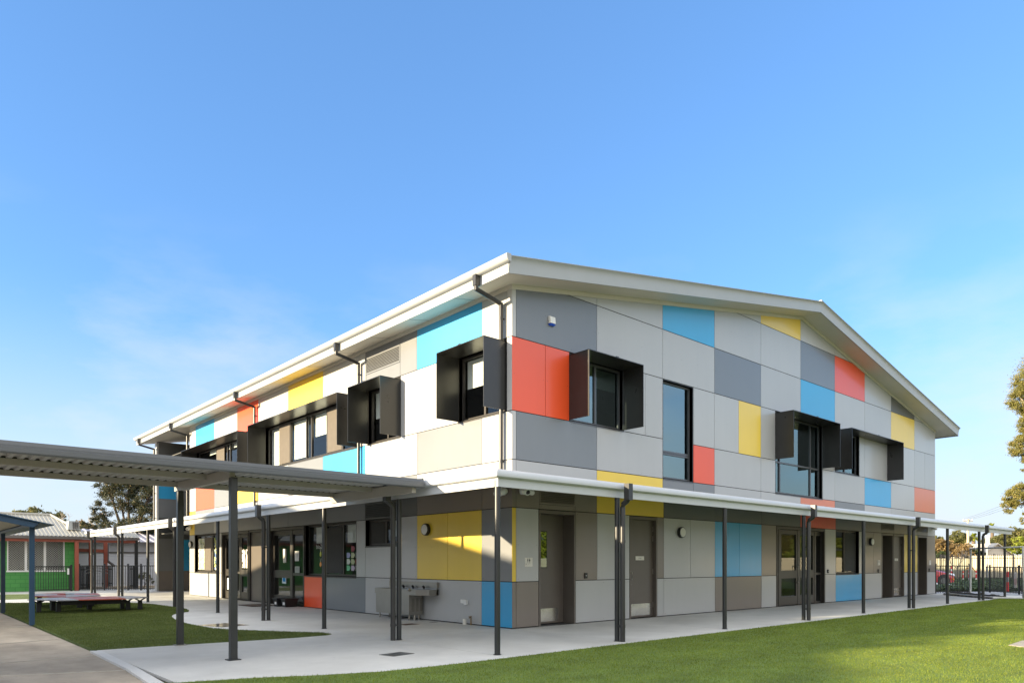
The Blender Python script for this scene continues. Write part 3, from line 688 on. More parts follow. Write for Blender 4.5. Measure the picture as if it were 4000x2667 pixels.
# toilet signs
def person_icon(mb, x, z, s, skirt, y=-.0085):
    n = 12
    mb.solid([(x + .16 * s * math.cos(2 * PI * k / n), y, z + 1.62 * s + .16 * s * math.sin(2 * PI * k / n)) for k in range(n)],
             [(x + .16 * s * math.cos(2 * PI * k / n), y + .001, z + 1.62 * s + .16 * s * math.sin(2 * PI * k / n)) for k in range(n)])
    w = .42 if skirt else .24
    pts = [(-.22, 1.4), (.22, 1.4), (.26, 1.1), (w, .62), (.14, .62), (.12, 0), (-.12, 0), (-.14, .62), (-w, .62), (-.26, 1.1)]
    mb.solid([(x + a * s, y, z + c * s) for a, c in pts], [(x + a * s, y + .001, z + c * s) for a, c in pts])
def toilet_sign(x0, z0, z1, w, words, label, two=True):
    t = empty('toilet_sign', (x0, 0, z0), label, 'sign', 'toilet signs on the gable wall')
    b = MB(); b.box(x0, x0 + w, -.007, -.001, z0, z1); b.build('plate', SIGNW, t)
    b = MB(); h = z1 - z0
    if two: person_icon(b, x0 + w * .38, z0 + h * .47, h * .26, False); person_icon(b, x0 + w * .62, z0 + h * .47, h * .26, True)
    else: person_icon(b, x0 + w * .5, z0 + h * .45, h * .27, False)
    b.build('pictogram', INK, t)
    text_mesh(words, h * .105, INK, 'lettering', t, (x0 + w * .05, -.0085, z0 + h * .31), (1, 0, 0), (0, 0, 1))
toilet_sign(.365, 1.315, 1.51, .225, 'Unisex  Ambulant\nToilet', 'cream toilet sign with two figures left of the recessed door')
toilet_sign(19.10, 1.30, 1.50, .22, 'Unisex\nToilet', 'small toilet sign beside the open far doorway')
toilet_sign(24.74, 1.30, 1.50, .20, 'Toilet', 'small toilet sign on the last panel of the gable wall', False)
def door_sign(x0, z0, w, h, words, label):
    t = empty('door_sign', (x0, -.06, z0), label, 'sign', 'name plates on doors')
    b = MB(); b.box(x0, x0 + w, .092, .0985, z0, z0 + h); b.build('plate', SIGNW, t)
    text_mesh(words, h * .42, INK, 'lettering', t, (x0 + w * .5, .0915, z0 + h * .35), (1, 0, 0), (0, 0, 1), align='CENTER')
door_sign(4.26, 1.465, .34, .10, 'STORE', 'cream name plate on the narrow taupe door')
door_sign(21.08, 1.475, .34, .10, 'STORE', 'cream name plate on the far taupe door')
def reader(u, v, label):
    t = empty('card_reader', P('R', u, v, 0), label, 'card reader', 'door card readers')
    b = MB(); fbox(b, 'R', u - .045, u + .045, v - .065, v + .065, .001, .03); b.build('housing', BLACKP, t, bevel=.006)
    b = MB(); fbox(b, 'R', u - .02, u + .02, v - .005, v + .005, .03, .032); b.build('indicator', WHITEP, t)
reader(2.29, 1.10, 'small black card reader on the taupe panel between the first two doors')
reader(14.78, 1.10, 'small black card reader right of the glazed double door')
reader(19.15, 1.08, 'small black card reader left of the open far doorway')
reader(24.72, 1.08, 'small black card reader on the last panel of the gable wall')

# power outlet and garden tap on the side wall
t = empty('power_outlet', P('L', 1.6, .48, 0), 'white weatherproof power outlet low on the grey panel', 'power outlet')
b = MB(); fbox(b, 'L', 1.50, 1.60, .44, .55, .001, .06); b.build('box', WHITEP, t, bevel=.008)
b = MB(); fbox(b, 'L', 1.605, 1.74, .47, .56, .001, .045); b.build('socket', WHITEP, t, bevel=.008)
t = empty('garden_tap', P('L', 1.33, 0, .08), 'brass garden tap with pale pipe stub at the foot of the wall', 'tap')
b = MB(); b.tube([(-.08, 1.30, 0), (-.08, 1.30, .17), (-.13, 1.30, .19), (-.13, 1.30, .14)], .014, 8); b.tube([(-.08, 1.27, .2), (-.08, 1.33, .2)], .008, 8); b.build('tap', mat('brass', (.3, .2, .09), .4, metal=.9, var=.15), t, smooth=True)
b = MB(); b.tube([(-.13, 1.47, 0), (-.13, 1.47, .13)], .045, 14); b.build('pipe_stub', SIGNW, t, smooth=True)

# stainless drinking trough
t = empty('drinking_trough', (-.3, 3.7, 0), 'stainless steel drinking trough with bubblers and louvred cabinet against the side wall', 'drinking trough')
b = MB()
u0, u1, dp_ = 2.62, 4.82, .46
fbox(b, 'L', 2.62, 4.82, .80, .93, .0, .03); fbox(b, 'L', 2.62, 2.66, .62, .93, .03, .08)
# basin with bevelled front corner
lo = [(2.62, .02), (2.62, .30), (2.95, dp_), (4.82, dp_), (4.82, .02)]
A = [P('L', u, .62, w) for u, w in lo]; Bq = [P('L', u, .72, w) for u, w in lo]
b.solid(A, Bq)
ins = [(2.68, .06), (2.68, .28), (2.97, dp_ - .05), (4.76, dp_ - .05), (4.76, .06)]
for (a, c) in zip(range(5), [1, 2, 3, 4, 0]):
    b.solid([P('L', lo[a][0], .72, lo[a][1]), P('L', lo[c][0], .72, lo[c][1]), P('L', ins[c][0], .72, ins[c][1]), P('L', ins[a][0], .72, ins[a][1])],
            [P('L', lo[a][0], .755, lo[a][1]), P('L', lo[c][0], .755, lo[c][1]), P('L', ins[c][0], .75, ins[c][1]), P('L', ins[a][0], .75, ins[a][1])])
b.build('basin', STEEL, t)
b = MB(); fbox(b, 'L', 3.26, 4.80, .13, .618, .05, .44); b.build('cabinet', STEEL, t)
b = MB()
for k in range(3):
    w = .36 - k * .12
    for i in range(13): b.box(-w, -w + .07, 3.248, 3.262, .22 + i * .025, .232 + i * .025)
b.build('vent_louvre', mat('vent_shadow_steel', (.17, .16, .135), .5, metal=.5, var=.06), t)
b = MB()
for u, w in ((3.35, .10), (3.35, .38), (4.7, .38), (4.7, .1)): b.tube([P('L', u, 0, w), P('L', u, .13, w)], .02, 8)
b.tube([P('L', 3.32, 0, .24), P('L', 3.32, .13, .24)], .035, 10)
b.build('leg', STEEL, t, smooth=True)
for u in (3.15, 3.62, 4.05):
    b = MB(); b.tube([P('L', u, .755, .08), P('L', u, .80, .08), P('L', u, .83, .11)], [.02, .026, .03], 10); b.build('bubbler_tap', BLACKP, t, smooth=True)
b = MB(); b.tube([P('L', 4.42, .75, .25)] + [P('L', 4.42 - .055 * (1 - math.cos(a)), 1.0 + .055 * math.sin(a), .25) for a in np.linspace(0, PI * .9, 9)], .009, 8); b.build('gooseneck_spout', STEEL, t, smooth=True)
b = MB(); b.tube([P('L', 3.2, .74, dp_ + .0), P('L', 3.2, .76, dp_ + .05)], [.04, .03], 10); b.build('push_button', STEEL, t, smooth=True)

# notices and cut-outs stuck inside the glass of the side wall windows
PAPERS = {}
def paper(name, rgb):
    if rgb not in PAPERS: PAPERS[rgb] = mat('paper_%d' % len(PAPERS), rgb, .9, var=.05, vscale=12)
    return PAPERS[rgb]
WG = -.145
def cutout(pts, rgb, nm, label, cat, group=None):
    u = sum(p[0] for p in pts) / len(pts); v = sum(p[1] for p in pts) / len(pts)
    m = MB(); m.solid([P('L', a, c, WG + .004) for a, c in pts], [P('L', a, c, WG + .007) for a, c in pts])
    o = m.build(nm, paper(nm, rgb), None, origin=P('L', u, v, WG + .005)); return tag(o, label, cat, group)
WC = [((.30, .10, .12), 'dull rose', 1, 0), ((.36, .40, .62), 'lavender blue', 0, 1), ((.46, .50, .32), 'pale lime', 1, 1), ((.50, .56, .55), 'pale grey', 2, 1),
      ((.54, .60, .54), 'off white', 0, 2), ((.40, .45, .28), 'olive green', 1, 2), ((.48, .14, .13), 'salmon red', 2, 2),
      ((.18, .52, .30), 'mint green', 0, 3), ((.44, .38, .48), 'mauve', 1, 3), ((.60, .64, .62), 'white', 2, 3)]
ROWN = ['at the top', 'in the upper row', 'in the middle row', 'in the bottom row']
for rgb, nm, c, r in WC:
    uc = 7.30 - c * .26; vc = 1.80 - r * .185; w, h = .105, .077
    cutout([(uc + w, vc - h), (uc - w * .4, vc - h), (uc - w * 1.05, vc), (uc - w * .4, vc + h), (uc + w, vc + h)], rgb, 'paper_card',
           '%s pentagon paper card %s of the window display' % (nm, ROWN[r]), 'paper card', 'pentagon cards in the classroom window')
for rgb, nm, v in (((.55, .58, .14), 'yellow green', 1.66), ((.75, .36, .12), 'orange', 1.35)):
    uc = 9.06
    cutout([(uc + .06 * math.cos(a), v + .08 * math.sin(a)) for a in np.linspace(0, 2 * PI, 18, endpoint=False)], rgb, 'paper_medal', '%s paper medal on the classroom window' % nm, 'paper medal', 'paper medals on the window')
    m = MB()
    for s in (-1, 1): m.solid([P('L', uc + s * .05, v + .19, WG + .004), P('L', uc + s * .035, v + .19, WG + .004), P('L', uc - s * .0, v + .08, WG + .004), P('L', uc + s * .015, v + .08, WG + .004)], [P('L', uc + s * .05, v + .19, WG + .007), P('L', uc + s * .035, v + .19, WG + .007), P('L', uc - s * .0, v + .08, WG + .007), P('L', uc + s * .015, v + .08, WG + .007)])
    o = m.build('medal_ribbon', paper('x', (.5, .5, .45)), None, origin=P('L', uc, v + .14, WG)); tag(o, 'pale V shaped ribbon above the %s paper medal' % nm, 'paper ribbon', 'paper ribbons on the window')
# lettering seen from behind: read from inside the room
t = empty('window_lettering', P('L', 9.1, 1.9, WG), 'white mirrored lettering reading Gold on the classroom window', 'lettering')
text_mesh('going for', .15, paper('x', (.7, .72, .7)), 'upper_line', t, P('L', 8.75, 2.06, WG + .006), (0, -1, 0), (0, 0, 1), mirror=True)
text_mesh('Gold', .20, paper('x', (.7, .72, .7)), 'lower_line', t, P('L', 8.95, 1.83, WG + .006), (0, -1, 0), (0, 0, 1), mirror=True)
# notices on the glazed doors
def notice(u0, u1, v0, v1, rgb, label, cat='notice', w=-.125, words=None):
    t = empty('notice', P('L', (u0 + u1) / 2, v0, w), label, cat, 'notices on the glass doors')
    m = MB(); fbox(m, 'L', u0, u1, v0, v1, w, w + .004); m.build('sheet', paper('n', rgb), t)
    if words: 
        m = MB(); fbox(m, 'L', u0 + (u1 - u0) * .15, u1 - (u1 - u0) * .15, v0 + (v1 - v0) * .22, v1 - (v1 - v0) * .05, w + .004, w + .006); m.build('printed_panel', paper('n', words), t)
    return t
notice(11.52, 11.84, .70, .99, (.55, .66, .70), 'white notice with a blue print on the lower glass of the door', words=(.02, .22, .50))
notice(11.52, 11.76, 1.40, 1.86, (.70, .68, .60), 'tall white notice on the upper glass of the door')
notice(10.55, 10.85, 1.45, 1.78, (.70, .70, .66), 'white notice on the sidelight beside the door')
notice(10.5, 10.85, 1.07, 1.28, (.34, .38, .34), 'grey green sheet low on the sidelight')
notice(16.45, 16.95, .35, .80, (.62, .64, .62), 'white paper shape on the far glazed door, lower pane')
# drawings taped over the far window and far door
def collage(u0, u1, v0, v1, n, cols, label, w=-.135):
    t = empty('paper_collage', P('L', (u0 + u1) / 2, v0, w), label, 'paper collage', 'paper collages in the far windows')
    mats = [paper('c', c) for c in cols]; m = MB()
    for i in range(n):
        cu, cv = rng.uniform(u0, u1), rng.uniform(v0, v1); a = rng.uniform(0, PI); lx, ly = rng.uniform(.05, .16), rng.uniform(.02, .05)
        k = [(-lx, -ly), (lx, -ly), (lx * .8, ly), (-lx, ly)]; d = i * .00008
        m.poly([P('L', min(u1, max(u0, cu + x * math.cos(a) - y * math.sin(a))), min(v1, max(v0, cv + x * math.sin(a) + y * math.cos(a))), w + d) for x, y in k], i % len(mats))
    m.build('sheets', mats, t)
collage(19.56, 20.32, 1.1, 2.42, 260, [(.68, .66, .58), (.5, .55, .5), (.7, .7, .66), (.35, .42, .30), (.62, .6, .3)], 'busy white and green paper collage filling the far window')
collage(17.6, 18.4, 1.1, 2.42, 200, [(.1, .2, .1), (.6, .62, .2), (.12, .2, .4), (.66, .66, .6), (.05, .08, .05)], 'dark green and yellow paper collage in the far window')
collage(14.62, 15.4, 1.2, 1.9, 90, [(.6, .58, .5), (.66, .64, .6)], 'scattered white paper shapes on the far glass door', w=-.125)

# two black tubs beside the door
def tub(x, y, s, label):
    t = empty('storage_tub', (x, y, 0), label, 'storage tub', 'black tubs by the glass door')
    m = MB(); m.solid([(x - .2 * s, y - .14 * s, 0), (x + .2 * s, y - .14 * s, 0), (x + .2 * s, y + .14 * s, 0), (x - .2 * s, y + .14 * s, 0)],
                      [(x - .24 * s, y - .17 * s, .24), (x + .24 * s, y - .17 * s, .24), (x + .24 * s, y + .17 * s, .24), (x - .24 * s, y + .17 * s, .24)]); m.build('tub', BLACKP, t)
    m = MB(); m.box(x - .26 * s, x + .26 * s, y - .19 * s, y + .19 * s, .241, .27); m.build('lid', BLACKP, t)
    m = MB(); m.box(x - .226 * s, x - .221 * s, y - .09, y + .05, .07, .18); m.build('paper_label', WHITEP, t)
tub(-.36, 10.75, 1.0, 'black plastic tub with a white label, the left one by the door')
tub(-.33, 10.25, .9, 'black plastic tub with a white label, nearest the red panel')
m = MB(); m.box(-1.25, -.45, 11.0, 12.2, .006, .022)
tag(m.build('door_mat', mat('mat_brown', (.12, .09, .07), .95, var=.25, vscale=20, bump=.3, bscale=200), None, origin=(-.8, 11.6, 0)), 'brown door mat in front of the glazed classroom door', 'door mat')

# ------------------------------------------------------------------ covered walkway
walk = empty('covered_walkway', (-6.18, .3, 0), 'dark grey roofed walkway on square posts joining the verandah', 'covered walkway')
WX0, WX1, WY0, WY1 = -26.0, -3.12, -1.20, 1.75
b = MB()
RP = .125; n = int((WX1 - WX0) / RP); prof_x = []; ribs = []
for i in range(n):
    x = WX0 + i * RP; prof_x += [(x, 0), (x + .055, 0), (x + .07, .026), (x + .11, .026), (x + RP, 0)]; ribs.append(x)
def wz(y): return 2.772 + (y - WY0) * .001
top = []
for (xa, za), (xb, zb) in zip(prof_x, prof_x[1:]):
    if xb - xa < 1e-6: continue
    b.poly([(xa, WY0 + .02, wz(WY0) + za), (xb, WY0 + .02, wz(WY0) + zb), (xb, WY1, wz(WY1) + zb), (xa, WY1, wz(WY1) + za)])
b.build('roof_sheeting', WALKS, walk)
b = MB()  # barge capping and gutter along the near edge
pg = [(0, -.10), (-.085, -.10), (-.095, -.085), (-.095, -.03), (-.075, -.02), (-.075, .0), (-.06, .045), (.06, .06), (.06, .05), (0, .04)]
b.solid([(WX0, WY0 + y, 2.765 + z) for y, z in pg], [(WX1, WY0 + y, 2.765 + z) for y, z in pg])
b.build('gutter', WALKM, walk, smooth=False)
b = MB(); b.box(WX1 - .0, WX1 + .03, WY0 - .02, WY1, 2.72, 2.835); b.box(WX0, WX1, WY1, WY1 + .03, 2.76, 2.84); b.build('end_capping', WALKM, walk)
for y in (.15, 1.6):
    b = MB(); zz = wz(y) - .002
    b.box(WX0, WX1 - .02, y - .025, y + .025, zz - .085, zz); b.build('purlin', WALKU, walk)
    b = MB()
    for x in ribs: b.solid([(x + .057, y - .02, zz), (x + .122, y - .02, zz), (x + .109, y - .02, zz + .025), (x + .071, y - .02, zz + .025)], [(x + .057, y + .02, zz), (x + .122, y + .02, zz), (x + .109, y + .02, zz + .025), (x + .071, y + .02, zz + .025)])
    tag(b.build('rib_hollow_shade', BLACKP, walk), kind='stuff')  # black fill stands in for the shade inside the rib hollows
for x in (-23.0, -17.4, -11.8, -6.18):
    b = MB()
    b.solid([(x - .04, -.86, 2.60), (x + .04, -.86, 2.60), (x + .04, -.86, 2.755), (x - .04, -.86, 2.755)],
            [(x - .04, WY1 - .02, 2.62), (x + .04, WY1 - .02, 2.62), (x + .04, WY1 - .02, 2.765), (x - .04, WY1 - .02, 2.765)]); b.build('cross_beam', WALKU, walk)
    for y in (-.90, 1.55):
        p = MB(); p.box(x - .05, x + .05, y - .05, y + .05, 0, 2.63); p.build('post', POSTM, walk, bevel=.008)
        p = MB(); p.box(x - .09, x + .09, y - .08, y + .08, .0, .012)
        p.build('base_plate', STEEL if y > 0 else POSTM, walk)
b = MB(); b.box(WX1 - .18, WX1 - .10, WY0 + .02, WY1 - .02, 2.58, 2.755); b.build('cross_beam', WALKU, walk)

# blue shelter at the left edge
BLUEP = mat('shelter_blue_paint', (.006, .026, .055), .45, var=.12, vscale=3)
BLUEP2 = mat('shelter_blue_fascia', (.010, .048, .10), .5, var=.1, vscale=3)
sh = empty('blue_shelter', (-7.45, 10, 0), 'blue painted post and beam shelter at the left edge', 'shelter')
for y in (7.78, 12.9, 18.0):
    b = MB(); b.box(-7.52, -7.42, y - .05, y + .05, 0, 2.26); b.build('post', BLUEP2 if y < 9 else BLUEP, sh, bevel=.006)
    b = MB(); b.box(-12.7, -12.6, y - .05, y + .05, 0, 3.3); b.build('post', BLUEP, sh)
b = MB(); b.box(-7.54, -7.40, 7.45, 18.4, 2.20, 2.262)
b.build('beam', BLUEP, sh)
def shz(x): return 2.28 + (-7.40 - x) * .205
b = MB()
b.solid([(-7.38, 7.36, shz(-7.38)), (-12.9, 7.36, shz(-12.9)), (-12.9, 7.36, shz(-12.9) - .13), (-7.50, 7.36, shz(-7.50) - .13)],
        [(-7.38, 7.42, shz(-7.38)), (-12.9, 7.42, shz(-12.9)), (-12.9, 7.42, shz(-12.9) - .13), (-7.50, 7.42, shz(-7.50) - .13)]); b.build('fascia', BLUEP2, sh)
b = MB(); b.solid([(-7.12, 7.30, shz(-7.12) + .005), (-12.95, 7.30, shz(-12.95) + .005), (-12.95, 7.30, shz(-12.95) + .05), (-7.12, 7.30, shz(-7.12) + .025)],
                  [(-7.12, 18.6, shz(-7.12) + .005), (-12.95, 18.6, shz(-12.95) + .005), (-12.95, 18.6, shz(-12.95) + .05), (-7.12, 18.6, shz(-7.12) + .025)]); b.build('roof', BLUEP2, sh)
b = MB(); b.solid([(-7.55, 7.5, shz(-7.55) - .03), (-12.8, 7.5, shz(-12.8) - .03), (-12.8, 7.5, shz(-12.8) - .02), (-7.55, 7.5, shz(-7.55) - .02)],
                  [(-7.55, 18.4, shz(-7.55) - .03), (-12.8, 18.4, shz(-12.8) - .03), (-12.8, 18.4, shz(-12.8) - .02), (-7.55, 18.4, shz(-7.55) - .02)]); b.build('ceiling', SOFFIT, sh)

# low play tables
TRED = mat('bench_red_slats', (.34, .06, .025), .3, var=.12, vscale=5, coat=.3)
TWHITE = mat('bench_pale_slats', (.33, .33, .36), .3, var=.06, vscale=5, coat=.3)
TBLK = mat('bench_black_plastic', (.018, .018, .02), .5, var=.1, vscale=6)
t = empty('low_bench', (-5.4, 12.1, 0), 'long low bench with red middle and pale pointed ends on black legs', 'bench')
zt0, zt1 = .362, .388
def flat(name, pts, m, z0=zt0, z1=zt1, par=t):
    b = MB(); b.solid([(x, y, z0) for x, y in pts], [(x, y, z1) for x, y in pts]); return b.build(name, m, par)
flat('seat_end', [(-6.98, 12.3), (-6.45, 11.28), (-5.95, 11.22), (-6.02, 13.05), (-6.37, 13.08)], TWHITE)
flat('seat_middle', [(-5.945, 11.22), (-4.82, 11.05), (-4.70, 12.75), (-6.015, 13.05)], TRED)
flat('seat_end', [(-4.815, 11.05), (-4.72, 11.0), (-4.08, 11.72), (-4.30, 12.72), (-4.695, 12.75)], TWHITE)
b = MB()
for (xa, ya, xb, yb) in ((-6.2, 12.2, -4.6, 11.95), (-6.2, 12.75, -4.6, 12.5)): b.solid([(xa, ya - .04, .2), (xb, yb - .04, .2), (xb, yb - .04, .3), (xa, ya - .04, .3)], [(xa, ya + .04, .2), (xb, yb + .04, .2), (xb, yb + .04, .3), (xa, ya + .04, .3)])
b.build('rail', TBLK, t)
for x, y in ((-6.70, 12.45), (-6.25, 12.3), (-6.28, 12.95), (-5.4, 12.75), (-4.58, 12.5), (-4.55, 11.98), (-4.23, 11.95)):
    b = MB(); b.solid([(x - .058, y - .058, 0), (x + .058, y - .058, 0), (x + .058, y + .058, 0), (x - .058, y + .058, 0)], [(x - .05, y - .05, .27), (x + .05, y - .05, .27), (x + .05, y + .05, .27), (x - .05, y + .05, .27)])
    b.tube([(x, y, .26), (x - .18, y - .12, .352)], .02, 6); b.tube([(x, y, .26), (x + .18, y + .12, .352)], .02, 6); b.build('leg', TBLK, t)
t = empty('ring_bench', (-5.6, 15, 0), 'low six sided ring bench in red and pale segments behind the long bench', 'bench')
cx, cy = -5.62, 15.05
def hexa(r, a): return (cx + r * .72 * math.cos(a), cy + r * 1.28 * math.sin(a))
for k in range(6):
    a0, a1 = PI / 3 * k + .25, PI / 3 * (k + 1) + .25
    b = MB(); pts = [hexa(1.42, a0), hexa(1.42, a1), hexa(.35, a1), hexa(.35, a0)]
    b.solid([(x, y, .355) for x, y in pts], [(x, y, .39) for x, y in pts]); b.build('seat_segment', TRED if k % 2 else TWHITE, t)
    am = (a0 + a1) / 2; x, y = hexa(.95, am)
    b = MB(); b.box(x - .06, x + .06, y - .06, y + .06, 0, .352); b.build('leg', TBLK, t)

# ------------------------------------------------------------------ ground
CONC = mat('new_concrete', (.57, .57, .55), .75, var=.10, vscale=.8, bump=.25, bscale=45)
CONCB = mat('concrete_border', (.60, .60, .59), .7, var=.06, vscale=2, bump=.2, bscale=60)
OLD = mat('old_concrete', (.40, .345, .275), .85, var=.28, vscale=1.1, bump=.35, bscale=35, stretch=(1, .45, 1))
DIRT = mat('bare_ground', (.22, .18, .13), .95, var=.25, vscale=.4, bump=.3, bscale=12)
stained(CONC, .45, .86, 1.05, .12); stained(OLD, .5, .72, 1.1, .2)
ASPH = mat('pale_asphalt', (.34, .36, .39), .85, var=.1, vscale=1, bump=.3, bscale=60)
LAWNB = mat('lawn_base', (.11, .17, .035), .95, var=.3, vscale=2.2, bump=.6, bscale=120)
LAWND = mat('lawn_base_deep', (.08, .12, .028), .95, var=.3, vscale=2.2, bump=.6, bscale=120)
def sheet(name, pts, z, m, thick=0):
    tri = tessellate_polygon([[Vector((x, y, 0)) for x, y in pts]])
    mb = MB()
    b0 = len(mb.v); mb.v += [(x, y, z) for x, y in pts]
    for f in tri: mb.f.append(tuple(f)); mb.m.append(0)
    if thick:
        for i in range(len(pts)):
            j = (i + 1) % len(pts); mb.poly([(*pts[i], z), (*pts[j], z), (*pts[j], z - thick), (*pts[i], z - thick)])
    o = mb.build(name, m)
    up = sum(p.normal.z for p in o.data.polygons[:len(tri)])
    return tag(o, kind='structure')
b = MB(); b.poly([(-600, -600, -.06), (600, -600, -.06), (600, 600, -.06), (-600, 600, -.06)]); tag(b.build('ground', DIRT), kind='structure')
b = MB()
b.poly([(-30, -40, -.03), (-7.45, -40, -.03), (-7.45, 60, -.03), (-30, 60, -.03)]); tag(b.build('old_path', OLD), kind='structure')
b = MB()
gap = .007
xs = [-7.40, -3.02, 0.0, 3.4, 6.9, 10.4, 13.75, 17.2, 20.7, 26.0]
for xa, xb in zip(xs, xs[1:]): b.box(xa + gap, xb - gap, -3.6, -.005 if xa >= 0 else 0, -.04, 0)
ys = [0.014, 3.0, 5.65, 9.1, 12.6, 16.1, 19.7, 23, 27]
for ya, yb in zip(ys, ys[1:]): b.box(-3.02, -.005, ya, yb - 2 * gap, -.04, 0); b.box(-7.40, -3.02 - 2 * gap, ya, yb - 2 * gap, -.04, 0)
b.box(-7.40, 3.6, 27.0, 31.0, -.04, 0); b.box(0.0, 3.3, 21.13, 26.05, -.04, 0)
b.box(-7.4, -3.05, -.002, .012, -.04, -.001)
tag(b.build('concrete_paving', CONC), kind='structure')
b = MB()
b.solid([(-7.50, 1.66, .004), (-7.36, 1.56, .004), (-7.42, -.81, .004), (-7.55, -.83, .004)], [(-7.50, 1.66, -.04), (-7.36, 1.56, -.04), (-7.42, -.81, -.04), (-7.55, -.83, -.04)])
b.solid([(-7.552, -.85, .004), (-7.422, -.83, .004), (-7.52, -2.6, .004), (-7.67, -2.6, .004)], [(-7.552, -.85, -.04), (-7.422, -.83, -.04), (-7.52, -2.6, -.04), (-7.67, -2.6, -.04)])
tag(b.build('kerb_strip', CONCB), kind='structure')
# joint lines of the old path: raised lips of newer mortar
b = MB()
for (y0, y1) in ((8.1, 7.8), (3.6, 4.3), (1.15, 1.14), (.2, -.8), (11.0, 10.9)):
    b.solid([(-10, y0, -.029), (-7.5, y1, -.029), (-7.5, y1 + .03, -.029), (-10, y0 + .03, -.029)], [(-10, y0, -.022), (-7.5, y1, -.022), (-7.5, y1 + .03, -.022), (-10, y0 + .03, -.022)])
tag(b.build('path_joint', mat('mortar_pale', (.42, .39, .34), .9, var=.2, vscale=4)), kind='structure')
LAWN_R = [(-7.68, -2.33), (-7.38, -2.46), (-6.56, -2.72), (-5.9, -3.05), (-5.17, -3.30), (-4.2, -3.38), (-3.0, -3.39), (-.3, -3.36), (7, -3.35), (14, -3.30), (22.6, -3.27), (22.75, -4.05), (23.4, -3.3), (40, -14), (40, -30), (-12, -30), (-9.5, -8), (-8.2, -2.9)]
LAWN_L = [(-7.44, 1.68), (-7.13, 1.67), (-6.21, 1.58), (-5.41, 1.47), (-4.31, 1.36), (-3.55, 1.38), (-3.38, 1.52), (-3.4, 1.86), (-3.91, 2.67), (-4.45, 3.57), (-4.7, 4.25), (-4.74, 5.26), (-4.73, 6.03), (-4.65, 6.99), (-4.47, 7.94), (-4.3, 8.6), (-4.12, 9.1), (-3.86, 9.59), (-3.44, 10.03), (-3.22, 10.72), (-3.12, 11.47), (-3.12, 12.27), (-3.11, 13.42), (-3.19, 14.93), (-3.53, 16.01), (-4.24, 16.77), (-5.6, 17.9), (-7.0, 18.9), (-7.44, 19.0)]
LAWN_B = [(-7.42, 21.6), (-5.5, 21.5), (-3.4, 24.6), (-5, 26.6), (-7.42, 27.4)]
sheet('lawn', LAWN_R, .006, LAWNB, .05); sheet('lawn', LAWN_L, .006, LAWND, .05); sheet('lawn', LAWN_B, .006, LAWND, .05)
# turf blades
def inside(poly, x, y):
    r = np.zeros(len(x), bool); n = len(poly)
    for i in range(n):
        (xa, ya), (xb, yb) = poly[i], poly[(i + 1) % n]
        c = ((ya > y) != (yb > y)) & (x < (xb - xa) * (y - ya) / (yb - ya + 1e-12) + xa); r ^= c
    return r
def blades(name, poly, n, x0, x1, y0, y1, hmin, hmax, m, label, far=30., w0=.0027):
    x = rng.uniform(x0, x1, n); y = rng.uniform(y0, y1, n)
    dx, dy = x - CAM[0], y - CAM[1]; d = dx * XA[1] + dy * YA[1]; u = (dx * XA[0] + dy * YA[0]) / np.maximum(d, .1)
    k = inside(poly, x, y) & (d > 4) & (d < far) & (np.abs(u) < 1.05) & (rng.uniform(0, 1, n) < np.clip(8 / d, 0, 1))
    x, y, d = x[k], y[k], d[k]; n = len(x)
    h = rng.uniform(hmin, hmax, n); a = rng.uniform(0, 2 * PI, n); w = w0 * np.clip(d / 8, .8, 4); l = rng.uniform(.0, .018, n); b = rng.uniform(0, 2 * PI, n)
    V = np.empty((n, 3, 3))
    V[:, 0] = np.stack([x - w * np.cos(a), y - w * np.sin(a), np.full(n, .004)], 1)
    V[:, 1] = np.stack([x + w * np.cos(a), y + w * np.sin(a), np.full(n, .004)], 1)
    V[:, 2] = np.stack([x + l * np.cos(b), y + l * np.sin(b), h], 1)
    raw_mesh(name, V.reshape(-1, 3), n, 3, m, None, label, 'grass', kind='stuff')
def raw_mesh(name, verts, nf, k, m, parent=None, label=None, cat=None, kind=None, origin=None):
    me = bpy.data.meshes.new(name)
    me.vertices.add(nf * k); me.vertices.foreach_set('co', verts.astype(np.float32).ravel())
    me.loops.add(nf * k); me.loops.foreach_set('vertex_index', np.arange(nf * k, dtype=np.int32))
    me.polygons.add(nf); me.polygons.foreach_set('loop_start', np.arange(0, nf * k, k, dtype=np.int32))
    me.polygons.foreach_set('loop_total', np.full(nf, k, dtype=np.int32))
    me.materials.append(m); me.update(calc_edges=True); me.validate()
    o = bpy.data.objects.new(name, me); COL.objects.link(o)
    if parent is not None: o.parent = parent
    return tag(o, label, cat, None, kind)
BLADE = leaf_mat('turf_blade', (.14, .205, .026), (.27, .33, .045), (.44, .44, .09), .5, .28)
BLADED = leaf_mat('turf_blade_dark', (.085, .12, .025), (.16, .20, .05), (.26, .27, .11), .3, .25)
blades('grass', LAWN_R, 1500000, -9, 26, -12, -2.3, .012, .032, BLADE, 'short green artificial turf blades of the front lawn')
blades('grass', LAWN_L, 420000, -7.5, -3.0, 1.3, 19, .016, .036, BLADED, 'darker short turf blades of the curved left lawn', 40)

PIT = [gnd(3940, 2522), gnd(3995, 2504), gnd(4080, 2512), gnd(4040, 2534)]
b = MB(); b.solid([(x, y, .0) for x, y in PIT], [(x, y, .022) for x, y in PIT]); tag(b.build('pit_lid', mat('pit_concrete', (.30, .27, .24), .85, var=.15, vscale=4), None, origin=(*PIT[0], 0)), 'pale concrete pit lid set in the lawn at the right edge', 'pit lid')
